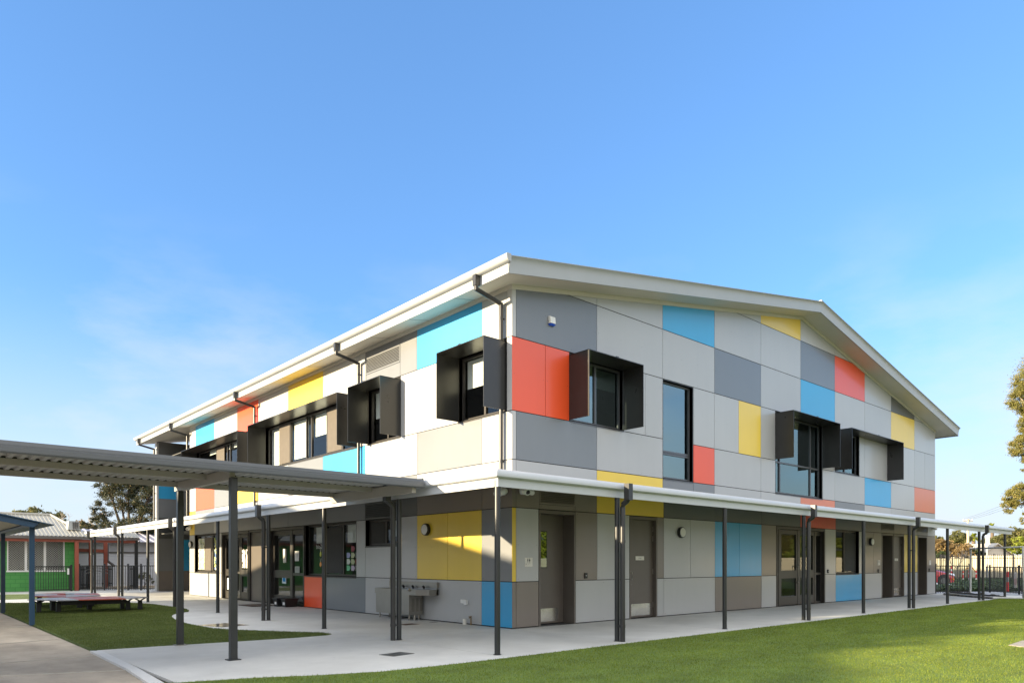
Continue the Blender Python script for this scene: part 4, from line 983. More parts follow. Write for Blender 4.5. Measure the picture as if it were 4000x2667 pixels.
# drain grates and pit lids
def grate(x, y, w, l, rot, label, m=CHAR, cat='drain grate', group='small drain covers in the paving'):
    t = MB(); c, s = math.cos(rot), math.sin(rot)
    pts = [(x + a * c - d * s, y + a * s + d * c) for a, d in ((-w, -l), (w, -l), (w, l), (-w, l))]
    t.solid([(px, py, .0) for px, py in pts], [(px, py, .005) for px, py in pts])
    return tag(t.build(cat.replace(' ', '_'), m, None, origin=(x, y, 0)), label, cat, group)
grate(-4.07, -1.93, .22, .16, .2, 'square black drain grate in the paving left of the corner post')
grate(-1.02, 2.38, .2, .14, .1, 'rusty brown drain cover near the drinking trough', mat('rust', (.10, .065, .05), .8, var=.3, vscale=12))
grate(-.25, 2.5, .09, .05, 0, 'small round drain cover close to the trough legs')
grate(-4.25, 4.95, .35, .45, .25, 'pale steel pit lid at the edge of the curved lawn', STEELD, 'pit lid')

# ------------------------------------------------------------------ left background
GREENB = bpy.data.materials.new('green_painted_brick'); GREENB.use_nodes = True
_nt = GREENB.node_tree; _p = _nt.nodes['Principled BSDF']; _p.inputs['Roughness'].default_value = .45
_tc = _nt.nodes.new('ShaderNodeTexCoord'); _mp = _nt.nodes.new('ShaderNodeMapping'); _mp.inputs['Rotation'].default_value = (PI / 2, 0, 0)
_br = _nt.nodes.new('ShaderNodeTexBrick'); _br.inputs['Color1'].default_value = (.055, .25, .055, 1); _br.inputs['Color2'].default_value = (.065, .29, .06, 1); _br.inputs['Mortar'].default_value = (.03, .20, .035, 1)
_br.inputs['Scale'].default_value = 1; _br.inputs['Brick Width'].default_value = .40; _br.inputs['Row Height'].default_value = .2; _br.inputs['Mortar Size'].default_value = .012
_nt.links.new(_tc.outputs['Object'], _mp.inputs['Vector']); _nt.links.new(_mp.outputs['Vector'], _br.inputs['Vector']); _nt.links.new(_br.outputs['Color'], _p.inputs['Base Color'])
CREAMR = mat('cream_corrugated_roof', (.40, .385, .33), .45, var=.06, vscale=1)
REDP = mat('red_oxide_paint', (.30, .075, .045), .5, var=.1, vscale=3)
GUTB = mat('brown_grey_gutter', (.11, .10, .095), .5, var=.05, vscale=2)
FENCE = mat('fence_black', (.015, .015, .016), .45, var=.1, vscale=6)
gb = empty('green_building', (-6, 32, 0), 'green painted brick classroom with a cream corrugated hip roof', 'building')
b = MB(); GY = 30.2
hol = (-5.53, -3.17, 1.02, 2.5)
b.box(-15, hol[0], GY, GY + .2, 0, 2.62); b.box(hol[1], -2.75, GY, GY + .2, 0, 2.62); b.box(hol[0], hol[1], GY, GY + .2, 0, hol[2]); b.box(hol[0], hol[1], GY, GY + .2, hol[3], 2.62)
b.box(-2.95, -2.75, GY + .2, 38, 0, 2.62); b.box(-15, -2.95, 37.8, 38, 0, 2.62)
b.build('wall', GREENB, gb)
b = MB(); b.box(-14.9, -3, 33.0, 33.1, 0, 2.6); b.build('inner_wall', INTER, gb)
b = MB()
for x in (hol[0], -4.83, -4.78, -4.05, -4.0, hol[1] - .05): b.box(x, x + .05, GY - .03, GY + .05, hol[2], hol[3])
b.box(hol[0] - .03, hol[1] + .03, GY - .06, GY + .05, hol[2] - .07, hol[2])
wf = b.build('window', WHITEP, gb)
b = MB(); b.poly([(hol[0], GY + .04, hol[2]), (hol[1], GY + .04, hol[2]), (hol[1], GY + .04, hol[3]), (hol[0], GY + .04, hol[3])]); b.build('pane', GLASS, wf)
b = MB()
for k in np.arange(-1.6, 2.5, .105):
    for s in (1, -1):
        x0, x1 = (hol[0] + k, hol[0] + k + 1.48) if s > 0 else (hol[0] + k + 1.48, hol[0] + k)
        pts = []
        for tt in (0, 1):
            pts.append((x0 + (x1 - x0) * tt, hol[2] + 1.48 * tt))
        (xa, za), (xb, zb) = pts
        lo, hi = hol[0], hol[1]
        if max(xa, xb) < lo or min(xa, xb) > hi: continue
        def cl(xq): return za + (xq - xa) / (xb - xa) * (zb - za)
        if xa < lo: xa, za = lo, cl(lo)
        if xa > hi: xa, za = hi, cl(hi)
        (x0_, z0_), (x1_, z1_) = pts
        if xb > hi: xb, zb = hi, z0_ + (hi - x0_) / (x1_ - x0_) * (z1_ - z0_)
        if xb < lo: xb, zb = lo, z0_ + (lo - x0_) / (x1_ - x0_) * (z1_ - z0_)
        b.poly([(xa - .011, GY - .02 - .002 * s, za), (xa + .011, GY - .02 - .002 * s, za), (xb + .011, GY - .02 - .002 * s, zb), (xb - .011, GY - .02 - .002 * s, zb)])
b.build('security_mesh', mat('security_mesh_grey', (.42, .42, .40), .5, metal=.3, var=.05), wf)
# roof: corrugated planes
def corr(mb, x0, x1, fn_top, y0, z0, slope, pitch=.17, rib=.035):
    """ribbed plane rising to +y from eave line y0"""
    x = x0
    while x < x1:
        xs_ = [(x, 0), (x + pitch * .5, 0), (x + pitch * .62, rib), (x + pitch * .88, rib), (x + pitch, 0)]
        for (xa, ra), (xb, rb) in zip(xs_, xs_[1:]):
            ya, yb = fn_top(xa), fn_top(xb)
            mb.poly([(xa, y0, z0 + ra), (xb, y0, z0 + rb), (xb, yb, z0 + rb + (yb - y0) * slope), (xa, ya, z0 + ra + (ya - y0) * slope)])
        x += pitch
b = MB(); sl = (3.9 - 2.69) / (33.4 - 29.5)
def topy(x):
    if x < -3.3: return 33.4
    if x < -2.45: return 33.4 + (x + 3.3) / .85 * (30.5 - 33.4)
    return 30.5
corr(b, -15, 0.02, topy, 29.5, 2.69, sl)
b.poly([(-2.45, 30.5, 3.0), (-3.3, 33.4, 3.9), (-3.3, 33.5, 3.9), (-1.2, 37.5, 2.7), (-2.0, 30.6, 2.8)])
b.poly([(-3.3, 33.4, 3.9), (-15, 33.4, 3.9), (-15, 38.3, 2.69), (-1, 38.3, 2.69)])
b.poly([(.02, 29.5, 2.69), (.02, 31.6, 2.75), (-2.4, 31.6, 3.0), (-2.45, 30.5, 3.0)])
rfo = b.build('roof', CREAMR, gb)
b = MB(); b.tube([(-15, 33.4, 3.93), (-3.3, 33.4, 3.93), (-2.45, 30.5, 3.03)], .07, 8); b.build('ridge_capping', CREAMR, rfo)
b = MB(); b.box(-15, .06, 29.38, 29.5, 2.56, 2.69); b.box(-.04, .06, 29.5, 31.6, 2.56, 2.69); b.build('gutter', GUTB, gb)
b = MB(); b.box(-15, -.1, 29.56, 29.66, 2.42, 2.55); b.box(-.2, -.1, 29.7, 31.6, 2.42, 2.55); b.build('eaves_beam', REDP, gb)
b = MB(); b.poly([(-15, 29.5, 2.555), (-.05, 29.5, 2.555), (-.05, 31.6, 2.555), (-2.7, 31.6, 2.555), (-2.7, 38, 2.555), (-15, 38, 2.555)]); b.build('eaves_lining', GUTB, gb)
for px, y in ((299, 29.6), (354, 33.0), (412, 33.0)):
    x = onY(px, y); b = MB(); w = .085; b.box(x - w, x + w, y - w, y + w, 0, 2.5); b.build('verandah_post', REDP, gb)
xa, xb = onY(299, 33.2), onY(412, 33.2)
b = MB(); b.solid([(xa, 33.1, 2.0), (xb, 33.1, 1.95), (xb, 33.1, 2.12), (xa, 33.1, 2.17)], [(xa, 33.2, 2.0), (xb, 33.2, 1.95), (xb, 33.2, 2.12), (xa, 33.2, 2.17)]); b.build('handrail_beam', REDP, gb)
x = onY(548 - 16, 29.7); b = MB(); b.box(x - .07, x + .07, 29.62, 29.76, 0, 2.56); b.build('verandah_post', POSTM, gb)
x = onY(420, 33.4); b = MB(); b.tube([(x, 33.4, 2.45), (x, 33.4, 1.5), (x + .35, 33.4, 1.2)], .07, 10); b.build('downpipe', GUTB, gb)

# rooftop air conditioner
ax, ay, az = -2.72, 30.75, 3.06
t = empty('air_conditioner', (ax, ay, az), 'boxy grey evaporative air conditioner on the cream roof', 'air conditioner')
b = MB(); b.solid([(ax - .26, ay - .3, az), (ax + .26, ay - .3, az), (ax + .26, ay + .3, az + .1), (ax - .26, ay + .3, az + .1)], [(ax - .22, ay - .26, az + .45), (ax + .22, ay - .26, az + .45), (ax + .22, ay + .26, az + .45), (ax - .22, ay + .26, az + .45)])
b.build('housing', mat('unit_grey', (.40, .42, .42), .5, var=.06, vscale=3), t)
b = MB()
for i in range(7): b.box(ax - .05, ax + .20, ay - .315, ay - .275, az + .05 + i * .052, az + .07 + i * .052)
for i in range(3): b.box(ax - .05 + i * .115, ax - .03 + i * .115, ay - .32, ay - .27, az + .04, az + .42)
b.build('vent_grille', GUTB, t)

# white weatherboard building behind
wb = empty('weatherboard_building', (3, 37, 0), 'white weatherboard building with a mauve grey ribbed roof behind the black fence', 'building')
b = MB()
for i in range(13):
    z = i * .2
    b.solid([(-6, 36.0, z), (10, 36.0, z), (10, 36.03, z + .2), (-6, 36.03, z + .2)], [(-6, 36.2, z), (10, 36.2, z), (10, 36.2, z + .2), (-6, 36.2, z + .2)])
b.build('wall', mat('weatherboard_white', (.62, .63, .67), .6, var=.04, vscale=2), wb)
b = MB(); corr(b, -6.3, 10.3, lambda x: 40.0, 35.5, 2.64, .19, pitch=.42, rib=.05); b.build('roof', mat('mauve_grey_roof', (.42, .41, .48), .4, var=.06, vscale=1), wb)
b = MB(); b.box(-6.3, 10.3, 35.4, 35.5, 2.54, 2.64); b.build('gutter', GUTB, wb)
b = MB(); b.box(-6, 10, 35.93, 35.995, 1.98, 2.05); b.build('cable_tray', GUTB, wb)

# fences
def picket_fence(name, A, B, h, pitch, pw, posts, label, rails=(0.05, .97), m=FENCE, group=None, zb=0.0, post_h=None, pt=None):
    A, B = Vector((*A, 0)), Vector((*B, 0)); d = B - A; Ln = d.length; d.normalize(); nrm = Vector((-d.y, d.x, 0))
    t = empty(name, ((A + B) / 2), label, 'fence', group)
    def bx(mb, s0, s1, w, z0, z1):
        p = [A + d * s0 - nrm * w, A + d * s1 - nrm * w, A + d * s1 + nrm * w, A + d * s0 + nrm * w]
        mb.solid([(q.x, q.y, z0) for q in p], [(q.x, q.y, z1) for q in p])
    mb = MB()
    for r in rails: bx(mb, 0, Ln, .018, zb + r * h, zb + r * h + .04)
    mb.build('rail', m, t)
    mb = MB(); s = pitch / 2
    while s < Ln: bx(mb, s - pw / 2, s + pw / 2, pw / 2, zb + .03, zb + (h if pt is None else pt)); s += pitch
    mb.build('picket', m, t)
    for f in posts:
        mb = MB(); bx(mb, f * Ln - .03, f * Ln + .03, .03, 0, (post_h or h) + .05); bx(mb, f * Ln - .04, f * Ln + .04, .04, (post_h or h) + .05, (post_h or h) + .08); mb.build('post', m, t)
    return t
PA, PB = (-2.62, 30.1), (.50, 27.55)
picket_fence('picket_fence', PA, PB, 1.26, .105, .02, (0.02, .33, .62, .78, 1.0), 'black tubular fence in front of the white weatherboard building')
t = empty('garden_gate', (onY(200, 29.3), 29.3, 0), 'black tubular gate in front of the green brick wall', 'gate')
ga, gc = onY(128, 29.3), onY(275, 29.3)
b = MB(); b.box(ga, gc, 29.28, 29.32, 1.18, 1.23); b.box(ga, gc, 29.28, 29.32, .06, .11); b.box(ga, ga + .05, 29.28, 29.32, .06, 1.23); b.box(gc - .05, gc, 29.28, 29.32, .06, 1.23); b.build('frame', FENCE, t)
b = MB(); x = ga + .1
while x < gc: b.box(x, x + .02, 29.29, 29.31, .1, 1.2); x += .105
b.build('picket', FENCE, t)
b = MB(); b.box(gc - .14, gc - .06, 29.24, 29.28, .82, 1.12); b.build('latch', WHITEP, t)
b = MB(); b.box(gc + .0, gc + .08, 29.26, 29.34, 0, 1.3); b.build('post', FENCE, t)
# black slatted screen panels by the gate and a ramp rail
def screen(px0, px1, y, h, label):
    x0, x1 = onY(px0, y), onY(px1, y); t = empty('slat_screen', ((x0 + x1) / 2, y, 0), label, 'screen', 'black slatted screens behind the fence')
    b = MB(); k = x0
    while k < x1: b.box(k, k + .05, y, y + .03, .05, h); k += .07
    b.build('slat', FENCE, t); b = MB(); b.box(x0, x1, y + .03, y + .06, .2, .26); b.box(x0, x1, y + .03, y + .06, h - .2, h - .14); b.build('rail', FENCE, t)
screen(506, 533, 28.6, 1.25, 'black slatted screen beside the grey verandah post')
screen(312, 350, 31.6, 1.2, 'black slatted screen between the two red posts')
screen(398, 440, 33.8, 1.2, 'black slatted screen below the downpipe')
t = empty('ramp_handrail', (onY(395, 31), 31, 0), 'bent steel ramp handrail behind the black fence', 'handrail')
for z in (0.95, 1.12):
    b = MB(); b.tube([(onY(332, 31.2), 31.2, z - .12), (onY(380, 31.2), 31.2, z + .02), (onY(425, 31.2), 31.2, z - .12)], .02, 8); b.build('rail', STEEL, t)

# ------------------------------------------------------------------ right background
tag(sheet('car_park', [(25.6, -2.5), (26.02, 13), (34.5, 2.2), (36, -4.5), (26.5, -4.5)], -.012, ASPH), kind='structure')
tag(sheet('footpath', [(35.2, 2.4), (37.5, 8), (62, 16), (62, 13.5), (40.5, 3.6), (37.0, -1.0), (36.2, -1)], -.008, CONC), kind='structure')
GC = mat('groundcover_soil', (.07, .085, .04), .95, var=.4, vscale=3, bump=.6, bscale=30)
tag(sheet('verge', [(32.6, 1.2), (34.6, 3.1), (60, 22), (90, 30), (90, -40), (34, -30), (31.4, -1.8)], -.03, GC), kind='structure')
# ground cover leaves on the verge
GCL = leaf_mat('groundcover_leaf', (.035, .065, .025), (.075, .12, .04), (.14, .17, .06), .2)
n = 26000
q = rng.uniform(0, 1, (n, 2)); pxs = 3640 + q[:, 0] * 420; dd = 34.6 + q[:, 1] ** 1.3 * 24
us_ = (pxs - CX_) / F_; X_ = CAM[0] + dd * (us_ * XA[0] + XA[1]); Y_ = CAM[1] + dd * (us_ * YA[0] + YA[1])
FP = [(35.2, 2.4), (37.5, 8), (62, 16), (62, 13.5), (40.5, 3.6), (37.0, -1.0), (36.2, -1)]
k = ~inside(FP, X_, Y_); X_, Y_ = X_[k], Y_[k]; n = len(X_)
a = rng.uniform(0, 2 * PI, n); s = rng.uniform(.03, .08, n); z = rng.uniform(.0, .16, n); tl = rng.uniform(-.6, .6, (n, 2))
V = np.empty((n, 4, 3))
for i, (ex, ey) in enumerate(((-1, -.6), (1, -.6), (1, .6), (-1, .6))):
    V[:, i] = np.stack([X_ + s * (ex * np.cos(a) - ey * np.sin(a)), Y_ + s * (ex * np.sin(a) + ey * np.cos(a)), z + s * (ex * tl[:, 0] + ey * tl[:, 1])], 1)
raw_mesh('ground_cover', V.reshape(-1, 3), n, 4, GCL, None, 'low green ground cover on the verge beyond the low black fence', 'ground cover', 'stuff')

picket_fence('picket_fence', gnd(3650, 2316.5), gnd(3790, 2317), 1.27, .105, .022, (.03, .99), 'low black pool style fence joining the right end of the building')
picket_fence('picket_fence', gnd(3851, 2311.5), gnd(4040, 2324.5), 1.21, .105, .022, (.09, .71), 'low black pool style fence behind the football goal')
BROWNF = mat('palisade_brown', (.09, .075, .06), .55, var=.1, vscale=4)
picket_fence('palisade_fence', at(3630, 2258, 57)[:2], at(4060, 2266, 54)[:2], 2.0, .13, .03, (.06, .11, .22, .33, .45, .60, .77, .93), 'tall brown palisade fence beyond the verge', rails=(.08, .84), m=BROWNF, zb=.05)
# cream boundary fence of the houses
CREAMF = mat('cream_sheet_fence', (.62, .56, .43), .6, var=.05, vscale=1)
OLIVEF = mat('olive_sheet_fence', (.30, .29, .21), .6, var=.1, vscale=1)
def sheet_fence(px0, px1, t0, t1, h, m, label):
    A = Vector((*at(px0, 2200, t0)[:2], 0)); B = Vector((*at(px1, 2200, t1)[:2], 0)); d = (B - A); Ln = d.length; d.normalize(); nn = Vector((-d.y, d.x, 0))
    mb = MB(); s = 0
    while s < Ln:
        for (sa, wa), (sb, wb_) in zip(((0, 0), (.12, 0), (.15, .04), (.21, .04)), ((.12, 0), (.15, .04), (.21, .04), (.24, 0))):
            p, q2 = A + d * (s + sa) + nn * wa, A + d * (s + sb) + nn * wb_
            mb.poly([(p.x, p.y, 0), (q2.x, q2.y, 0), (q2.x, q2.y, h), (p.x, p.y, h)])
        s += .24
    c = [A - nn * .03, B - nn * .03, B + nn * .06, A + nn * .06]; mb.solid([(v.x, v.y, h) for v in c], [(v.x, v.y, h + .06) for v in c])
    tag(mb.build('sheet_fence', m, None, origin=(A + B) / 2), label, 'fence')
sheet_fence(3786, 4120, 63, 60, 1.95, CREAMF, 'cream sheet metal boundary fence behind the palisade')
sheet_fence(3560, 3786, 66, 63, 1.75, OLIVEF, 'olive grey boundary fence left of the cream one')

# football goal
WHM = mat('goal_white_paint', (.50, .50, .50), .4, var=.06, vscale=3)
L0, R0 = Vector((*gnd(3791, 2323), 0)), Vector((*gnd(3997, 2339), 0)); gd = (R0 - L0).normalized(); gn = Vector((-gd.y, gd.x, 0)); 
if gn.dot(Vector((XA[1], YA[1], 0))) < 0: gn = -gn
t = empty('football_goal', (L0 + R0) / 2, 'pale steel football goal frame with a black net lying at its foot', 'football goal')
b = MB(); b.tube([L0, L0 + Vector((0, 0, 2.0)), R0 + Vector((0, 0, 2.0)), R0], .035, 10); b.build('goal_frame', WHM, t, smooth=True)
b = MB(); bk1, bk2 = L0 + gn * 1.1, R0 + gn * 1.1; b.tube([L0 + Vector((0, 0, .04)), bk1 + Vector((0, 0, .06)), bk2 + Vector((0, 0, .06)), R0 + Vector((0, 0, .04))], .03, 8); b.build('ground_bar', WHM, t, smooth=True)
b = MB(); NI, NJ = 46, 8; base = len(b.v)
for i in range(NI + 1):
    f = i / NI
    for j in range(NJ + 1):
        g_ = j / NJ; p = L0 + gn * (.25 + .95 * g_) + (R0 - L0) * f
        z = .015 + math.sin(PI * g_) * (.07 + .05 * math.sin(i * .55) + .03 * math.sin(i * 1.7 + j)) + rng.uniform(0, .02)
        b.v.append((p.x, p.y, z))
for i in range(NI):
    for j in range(NJ):
        q = i * (NJ + 1) + j; b.f.append((q, q + 1, q + NJ + 2, q + NJ + 1)); b.m.append(0)
b.build('net', mat('net_black', (.012, .012, .012), .9, var=.1), t)

# red hatchback nose behind the fence
def car(label):
    o3 = at(3703, 2283, 43.5); o = Vector((o3[0], o3[1], -.01)); fx = Vector((XA[0], YA[0], 0)).normalized(); fy = Vector((-fx.y, fx.x, 0))
    t = empty('parked_car', o, label, 'car')
    PAINT = mat('car_red_paint', (.42, .02, .03), .25, coat=.6, var=.03); DK = mat('car_black_trim', (.012, .012, .012), .5, var=.1); GLS = mat('car_window', (.015, .018, .02), .05, var=.05)
    W = .88
    st_ = [(0, .28, .55, .55), (-.08, .22, .68, .72), (-.35, .2, .78, .84), (-.9, .2, .90, .88), (-1.25, .2, .97, .88), (-2.6, .2, .98, .88), (-3.7, .22, .98, .86), (-4.0, .3, .9, .8), (-4.1, .45, .75, .72)]
    def ring(x, z0, z1, hw, top_in=.8):
        return [(x, -hw, z0 + .06), (x, -hw * .95, z0), (x, hw * .95, z0), (x, hw, z0 + .06), (x, hw, (z0 + z1) / 2 + .1), (x, hw * .97, z1 - .08), (x, hw * top_in, z1), (x, -hw * top_in, z1), (x, -hw * .97, z1 - .08), (x, -hw, (z0 + z1) / 2 + .1)]
    def wpt(p): v = o + fx * p[0] + fy * p[1]; return (v.x, v.y, p[2])
    def loft(rings):
        m = MB(); n_ = len(rings[0])
        for r in rings: m.v += [wpt(p) for p in r]
        for i in range(len(rings) - 1):
            for j in range(n_): k2 = (j + 1) % n_; m.f.append((i * n_ + j, i * n_ + k2, (i + 1) * n_ + k2, (i + 1) * n_ + j)); m.m.append(0)
        m.f.append(tuple(range(n_))); m.m.append(0); m.f.append(tuple((len(rings) - 1) * n_ + j for j in range(n_))); m.m.append(0)
        return m
    loft([ring(*s) for s in st_]).build('body', PAINT, t, smooth=True)
    cab = [(-1.15, .95, .965, .80), (-1.8, .95, 1.40, .70), (-2.4, .95, 1.47, .68), (-3.2, .95, 1.42, .66), (-3.95, .93, 1.0, .70)]
    loft([[(x, -hw, z0), (x, hw, z0), (x, hw * (.86 if z1 > 1 else .97), z1), (x, -hw * (.86 if z1 > 1 else .97), z1)] for x, z0, z1, hw in cab]).build('cabin_glass', GLS, t, smooth=True)
    for x in (-.80, -3.35):
        for s in (-1, 1):
            m = MB(); m.tube([wpt((x, s * .70, .31)), wpt((x, s * .90, .31))], .31, 22); wl = m.build('wheel', DK, t, smooth=True)
            m = MB(); m.tube([wpt((x, s * .85, .31)), wpt((x, s * .905, .31))], .18, 18); m.build('rim', CHAR, wl, smooth=True)
            m = MB(); m.tube([wpt((x, s * .80, .33)), wpt((x, s * .886, .33))], .37, 22); m.build('wheel_arch', DK, t, smooth=True)
    for s in (-1, 1):
        m = MB(); m.solid([wpt((-.02, s * .5, .58)), wpt((-.12, s * .76, .60)), wpt((-.55, s * .885, .72)), wpt((-.52, s * .87, .79)), wpt((-.12, s * .7, .72))],
                          [wpt((-.0, s * .5, .60)), wpt((-.08, s * .80, .61)), wpt((-.52, s * .905, .72)), wpt((-.48, s * .89, .79)), wpt((-.08, s * .74, .73))]); m.build('headlight', mat('headlamp_glass', (.6, .65, .75), .08, coat=.5, var=.05), t)
        m = MB(); m.solid([wpt((-.12, s * .70, .36)), wpt((-.3, s * .84, .36)), wpt((-.3, s * .84, .44)), wpt((-.12, s * .70, .44))], [wpt((-.06, s * .74, .36)), wpt((-.27, s * .9, .36)), wpt((-.27, s * .9, .44)), wpt((-.06, s * .74, .44))]); m.build('fog_light', mat('amber_lens', (.5, .2, .02), .2, var=.05), t)
    m = MB(); m.solid([wpt((-.02, -.6, .3)), wpt((-.02, .6, .3)), wpt((-.0, .6, .52)), wpt((-.0, -.6, .52))], [wpt((.015, -.58, .32)), wpt((.015, .58, .32)), wpt((.02, .58, .5)), wpt((.02, -.58, .5))]); m.build('grille', DK, t)
car('red hatchback with only its nose showing past the building')

# bollards and red-white marker posts
MRED = mat('marker_red', (.62, .03, .03), .45, var=.05, vscale=5); MWH = mat('marker_white', (.62, .58, .56), .5, var=.05, vscale=5); MPK = mat('marker_faded_pink', (.55, .38, .37), .5, var=.12, vscale=5)
def marker(px, pyb, pyt, tdep, r, bands, label, group, name='marker_post'):
    x, y, z1 = at(px, pyt, tdep); t = empty(name, (x, y, 0), label, 'marker post' if name == 'marker_post' else 'bollard', group)
    z0 = 0
    for (f0, f1, m, nm) in bands:
        b = MB(); b.tube([(x, y, z0 + (z1 - z0) * f0), (x, y, z0 + (z1 - z0) * f1)], r, 14); b.build(nm, m, t, smooth=True)
    b = MB(); b.tube([(x, y, z1), (x, y, z1 + r * .6)], [r, r * .3], 14); b.build('cap', bands[-1][2], t, smooth=True)
marker(3937, 2309, 2234, 34.2, .062, [(0, .5, MRED, 'lower_band'), (.5, .75, mat('marker_grey', (.3, .29, .27), .5, var=.06), 'reflective_band'), (.75, 1, MRED, 'upper_band')], 'red bollard with a grey band behind the low black fence', 'bollards by the car park', 'bollard')
marker(3967, 2306, 2237, 35, .07, [(0, .35, MWH, 'lower_band'), (.35, .7, MPK, 'middle_band'), (.7, 1, MWH, 'upper_band')], 'faded pale pink bollard right of the red one', 'bollards by the car park', 'bollard')
for px, pt_, lab in ((3717, 2212, 'tallest red and white marker post, above the car bonnet'), (3761, 2231, 'red and white marker post left of the yellow arched rail'), (3786, 2228, 'red and white marker post in front of the yellow arched rail'), (3813, 2229, 'red and white marker post right of the yellow arched rail')):
    marker(px, 2262, pt_, 52, .05, [(0, .35, MWH, 'lower_band'), (.35, .7, MRED, 'middle_band'), (.7, .85, MWH, 'pale_band'), (.85, 1, MRED, 'upper_band')], lab, 'red and white marker posts on the verge')
A = Vector(at(3759, 2226, 53)); Bq2 = Vector(at(3814, 2222, 53)); b = MB()
b.tube([(A.x, A.y, 0), (A.x, A.y, .55), tuple(A.lerp(Bq2, .3) + Vector((0, 0, .12))), tuple(A.lerp(Bq2, .7) + Vector((0, 0, .18))), (Bq2.x, Bq2.y, .6), (Bq2.x, Bq2.y, 0)], .035, 8)
tag(b.build('arched_rail', mat('rail_yellow', (.6, .27, .03), .45, var=.1), None, smooth=True, origin=(A.x, A.y, 0)), 'yellow arched rail among the red and white marker posts', 'rail')

# house, sign board, power pole and wires
def house():
    t3 = 95; A = Vector((*at(3838, 2200, t3)[:2], 0)); B = Vector((*at(3945, 2200, t3)[:2], 0)); d = (B - A).normalized(); nn = Vector((-d.y, d.x, 0)); Ln = (B - A).length
    if nn.dot(Vector((XA[1], YA[1], 0))) < 0: nn = -nn
    t = empty('cream_house', (A + B) / 2, 'cream gabled house with arched openings beyond the fences', 'house')
    zt_, zr = 2.55, 3.85
    m = MB(); loop = [(0, 0), (Ln, 0), (Ln, zt_), (Ln / 2, zr), (0, zt_)]
    m.solid([tuple(A + d * s + Vector((0, 0, z))) for s, z in loop], [tuple(A + d * s + nn * 7 + Vector((0, 0, z))) for s, z in loop]); m.build('wall', mat('render_cream', (.66, .60, .50), .8, var=.04, vscale=1), t)
    m = MB()
    for s0, z0, s1, z1 in ((-.35, zt_ - .2, Ln / 2, zr), (Ln + .35, zt_ - .2, Ln / 2, zr)):
        m.solid([tuple(A + d * s - nn * .4 + Vector((0, 0, z))) for s, z in ((s0, z0 + .02), (s1, z1 + .02), (s1, z1 + .16), (s0, z0 + .16))], [tuple(A + d * s + nn * 7.3 + Vector((0, 0, z))) for s, z in ((s0, z0 + .02), (s1, z1 + .02), (s1, z1 + .16), (s0, z0 + .16))])
    m.build('roof', mat('roof_pale_tile', (.50, .46, .40), .8, var=.1, vscale=3), t)
    for s in (.45, 2.0):
        m = MB(); pts = [(s, .2), (s + 1.0, .2)] + [(s + .5 + .5 * math.cos(a), 1.5 + .5 * math.sin(a)) for a in np.linspace(0, PI, 9)]
        m.solid([tuple(A + d * u - nn * .01 + Vector((0, 0, z))) for u, z in pts], [tuple(A + d * u - nn * .04 + Vector((0, 0, z))) for u, z in pts]); m.build('arched_opening', DARKIN, t)
house()
x, y, z1 = at(3856, 2089, 60); z0 = at(3856, 2122, 60)[2]
t = empty('sign_board', (x, y, 0), 'blank white sign board on a slim pole above the house gable', 'sign')
b = MB(); b.tube([(x, y, 0), (x, y, z1)], .045, 8); b.build('pole', WHM, t)
fx = Vector((XA[0], YA[0], 0)); b = MB(); p1 = Vector((x, y, 0)) - fx * .17; p2 = Vector((x, y, 0)) + fx * .17; off = Vector((YA[0], -XA[0], 0)) * .05
nb = Vector((-XA[1], -YA[1], 0)) * .05
b.solid([(p1.x + nb.x, p1.y + nb.y, z0), (p2.x + nb.x, p2.y + nb.y, z0), (p2.x + nb.x, p2.y + nb.y, z1), (p1.x + nb.x, p1.y + nb.y, z1)], [(p1.x + nb.x * 1.6, p1.y + nb.y * 1.6, z0), (p2.x + nb.x * 1.6, p2.y + nb.y * 1.6, z0), (p2.x + nb.x * 1.6, p2.y + nb.y * 1.6, z1), (p1.x + nb.x * 1.6, p1.y + nb.y * 1.6, z1)]); b.build('board', WHITEP, t)
PALEW = mat('pole_pale_timber', (.42, .36, .28), .85, var=.15, vscale=3)
x, y, z1 = at(3781, 2027, 80)
t = empty('power_pole', (x, y, 0), 'pale timber power pole with a crossarm above the verandah roof', 'power pole')
b = MB(); b.tube([(x, y, 0), (x, y, z1)], [.17, .12], 10); b.build('pole', PALEW, t, smooth=True)
za = at(3781, 2033, 80)[2]; ca = Vector((x, y, za)) - fx * .55; cb = Vector((x, y, za)) + fx * .55
b = MB(); b.tube([tuple(ca), tuple(cb)], .06, 6); b.build('crossarm', PALEW, t)
b = MB()
for f in (.05, .35, .65, .95): p = ca.lerp(cb, f); b.tube([tuple(p), tuple(p + Vector((0, 0, .2)))], .04, 6)
b.build('insulator', WHITEP, t)
for i, (f, py) in enumerate(((.05, 1872), (.5, 1888), (.95, 1906))):
    p = ca.lerp(cb, f) + Vector((0, 0, .2)); e = Vector(at(4250, py - 60, 45)); b = MB()
    b.tube([tuple(p.lerp(e, s) - Vector((0, 0, 1.2 * s * (1 - s)))) for s in np.linspace(0, 1, 9)], .012, 5)
    tag(b.build('overhead_wire', GUTB, None, origin=p), 'thin %s overhead wire running right from the power pole' % ('upper', 'middle', 'lower')[i], 'wire', 'overhead wires')

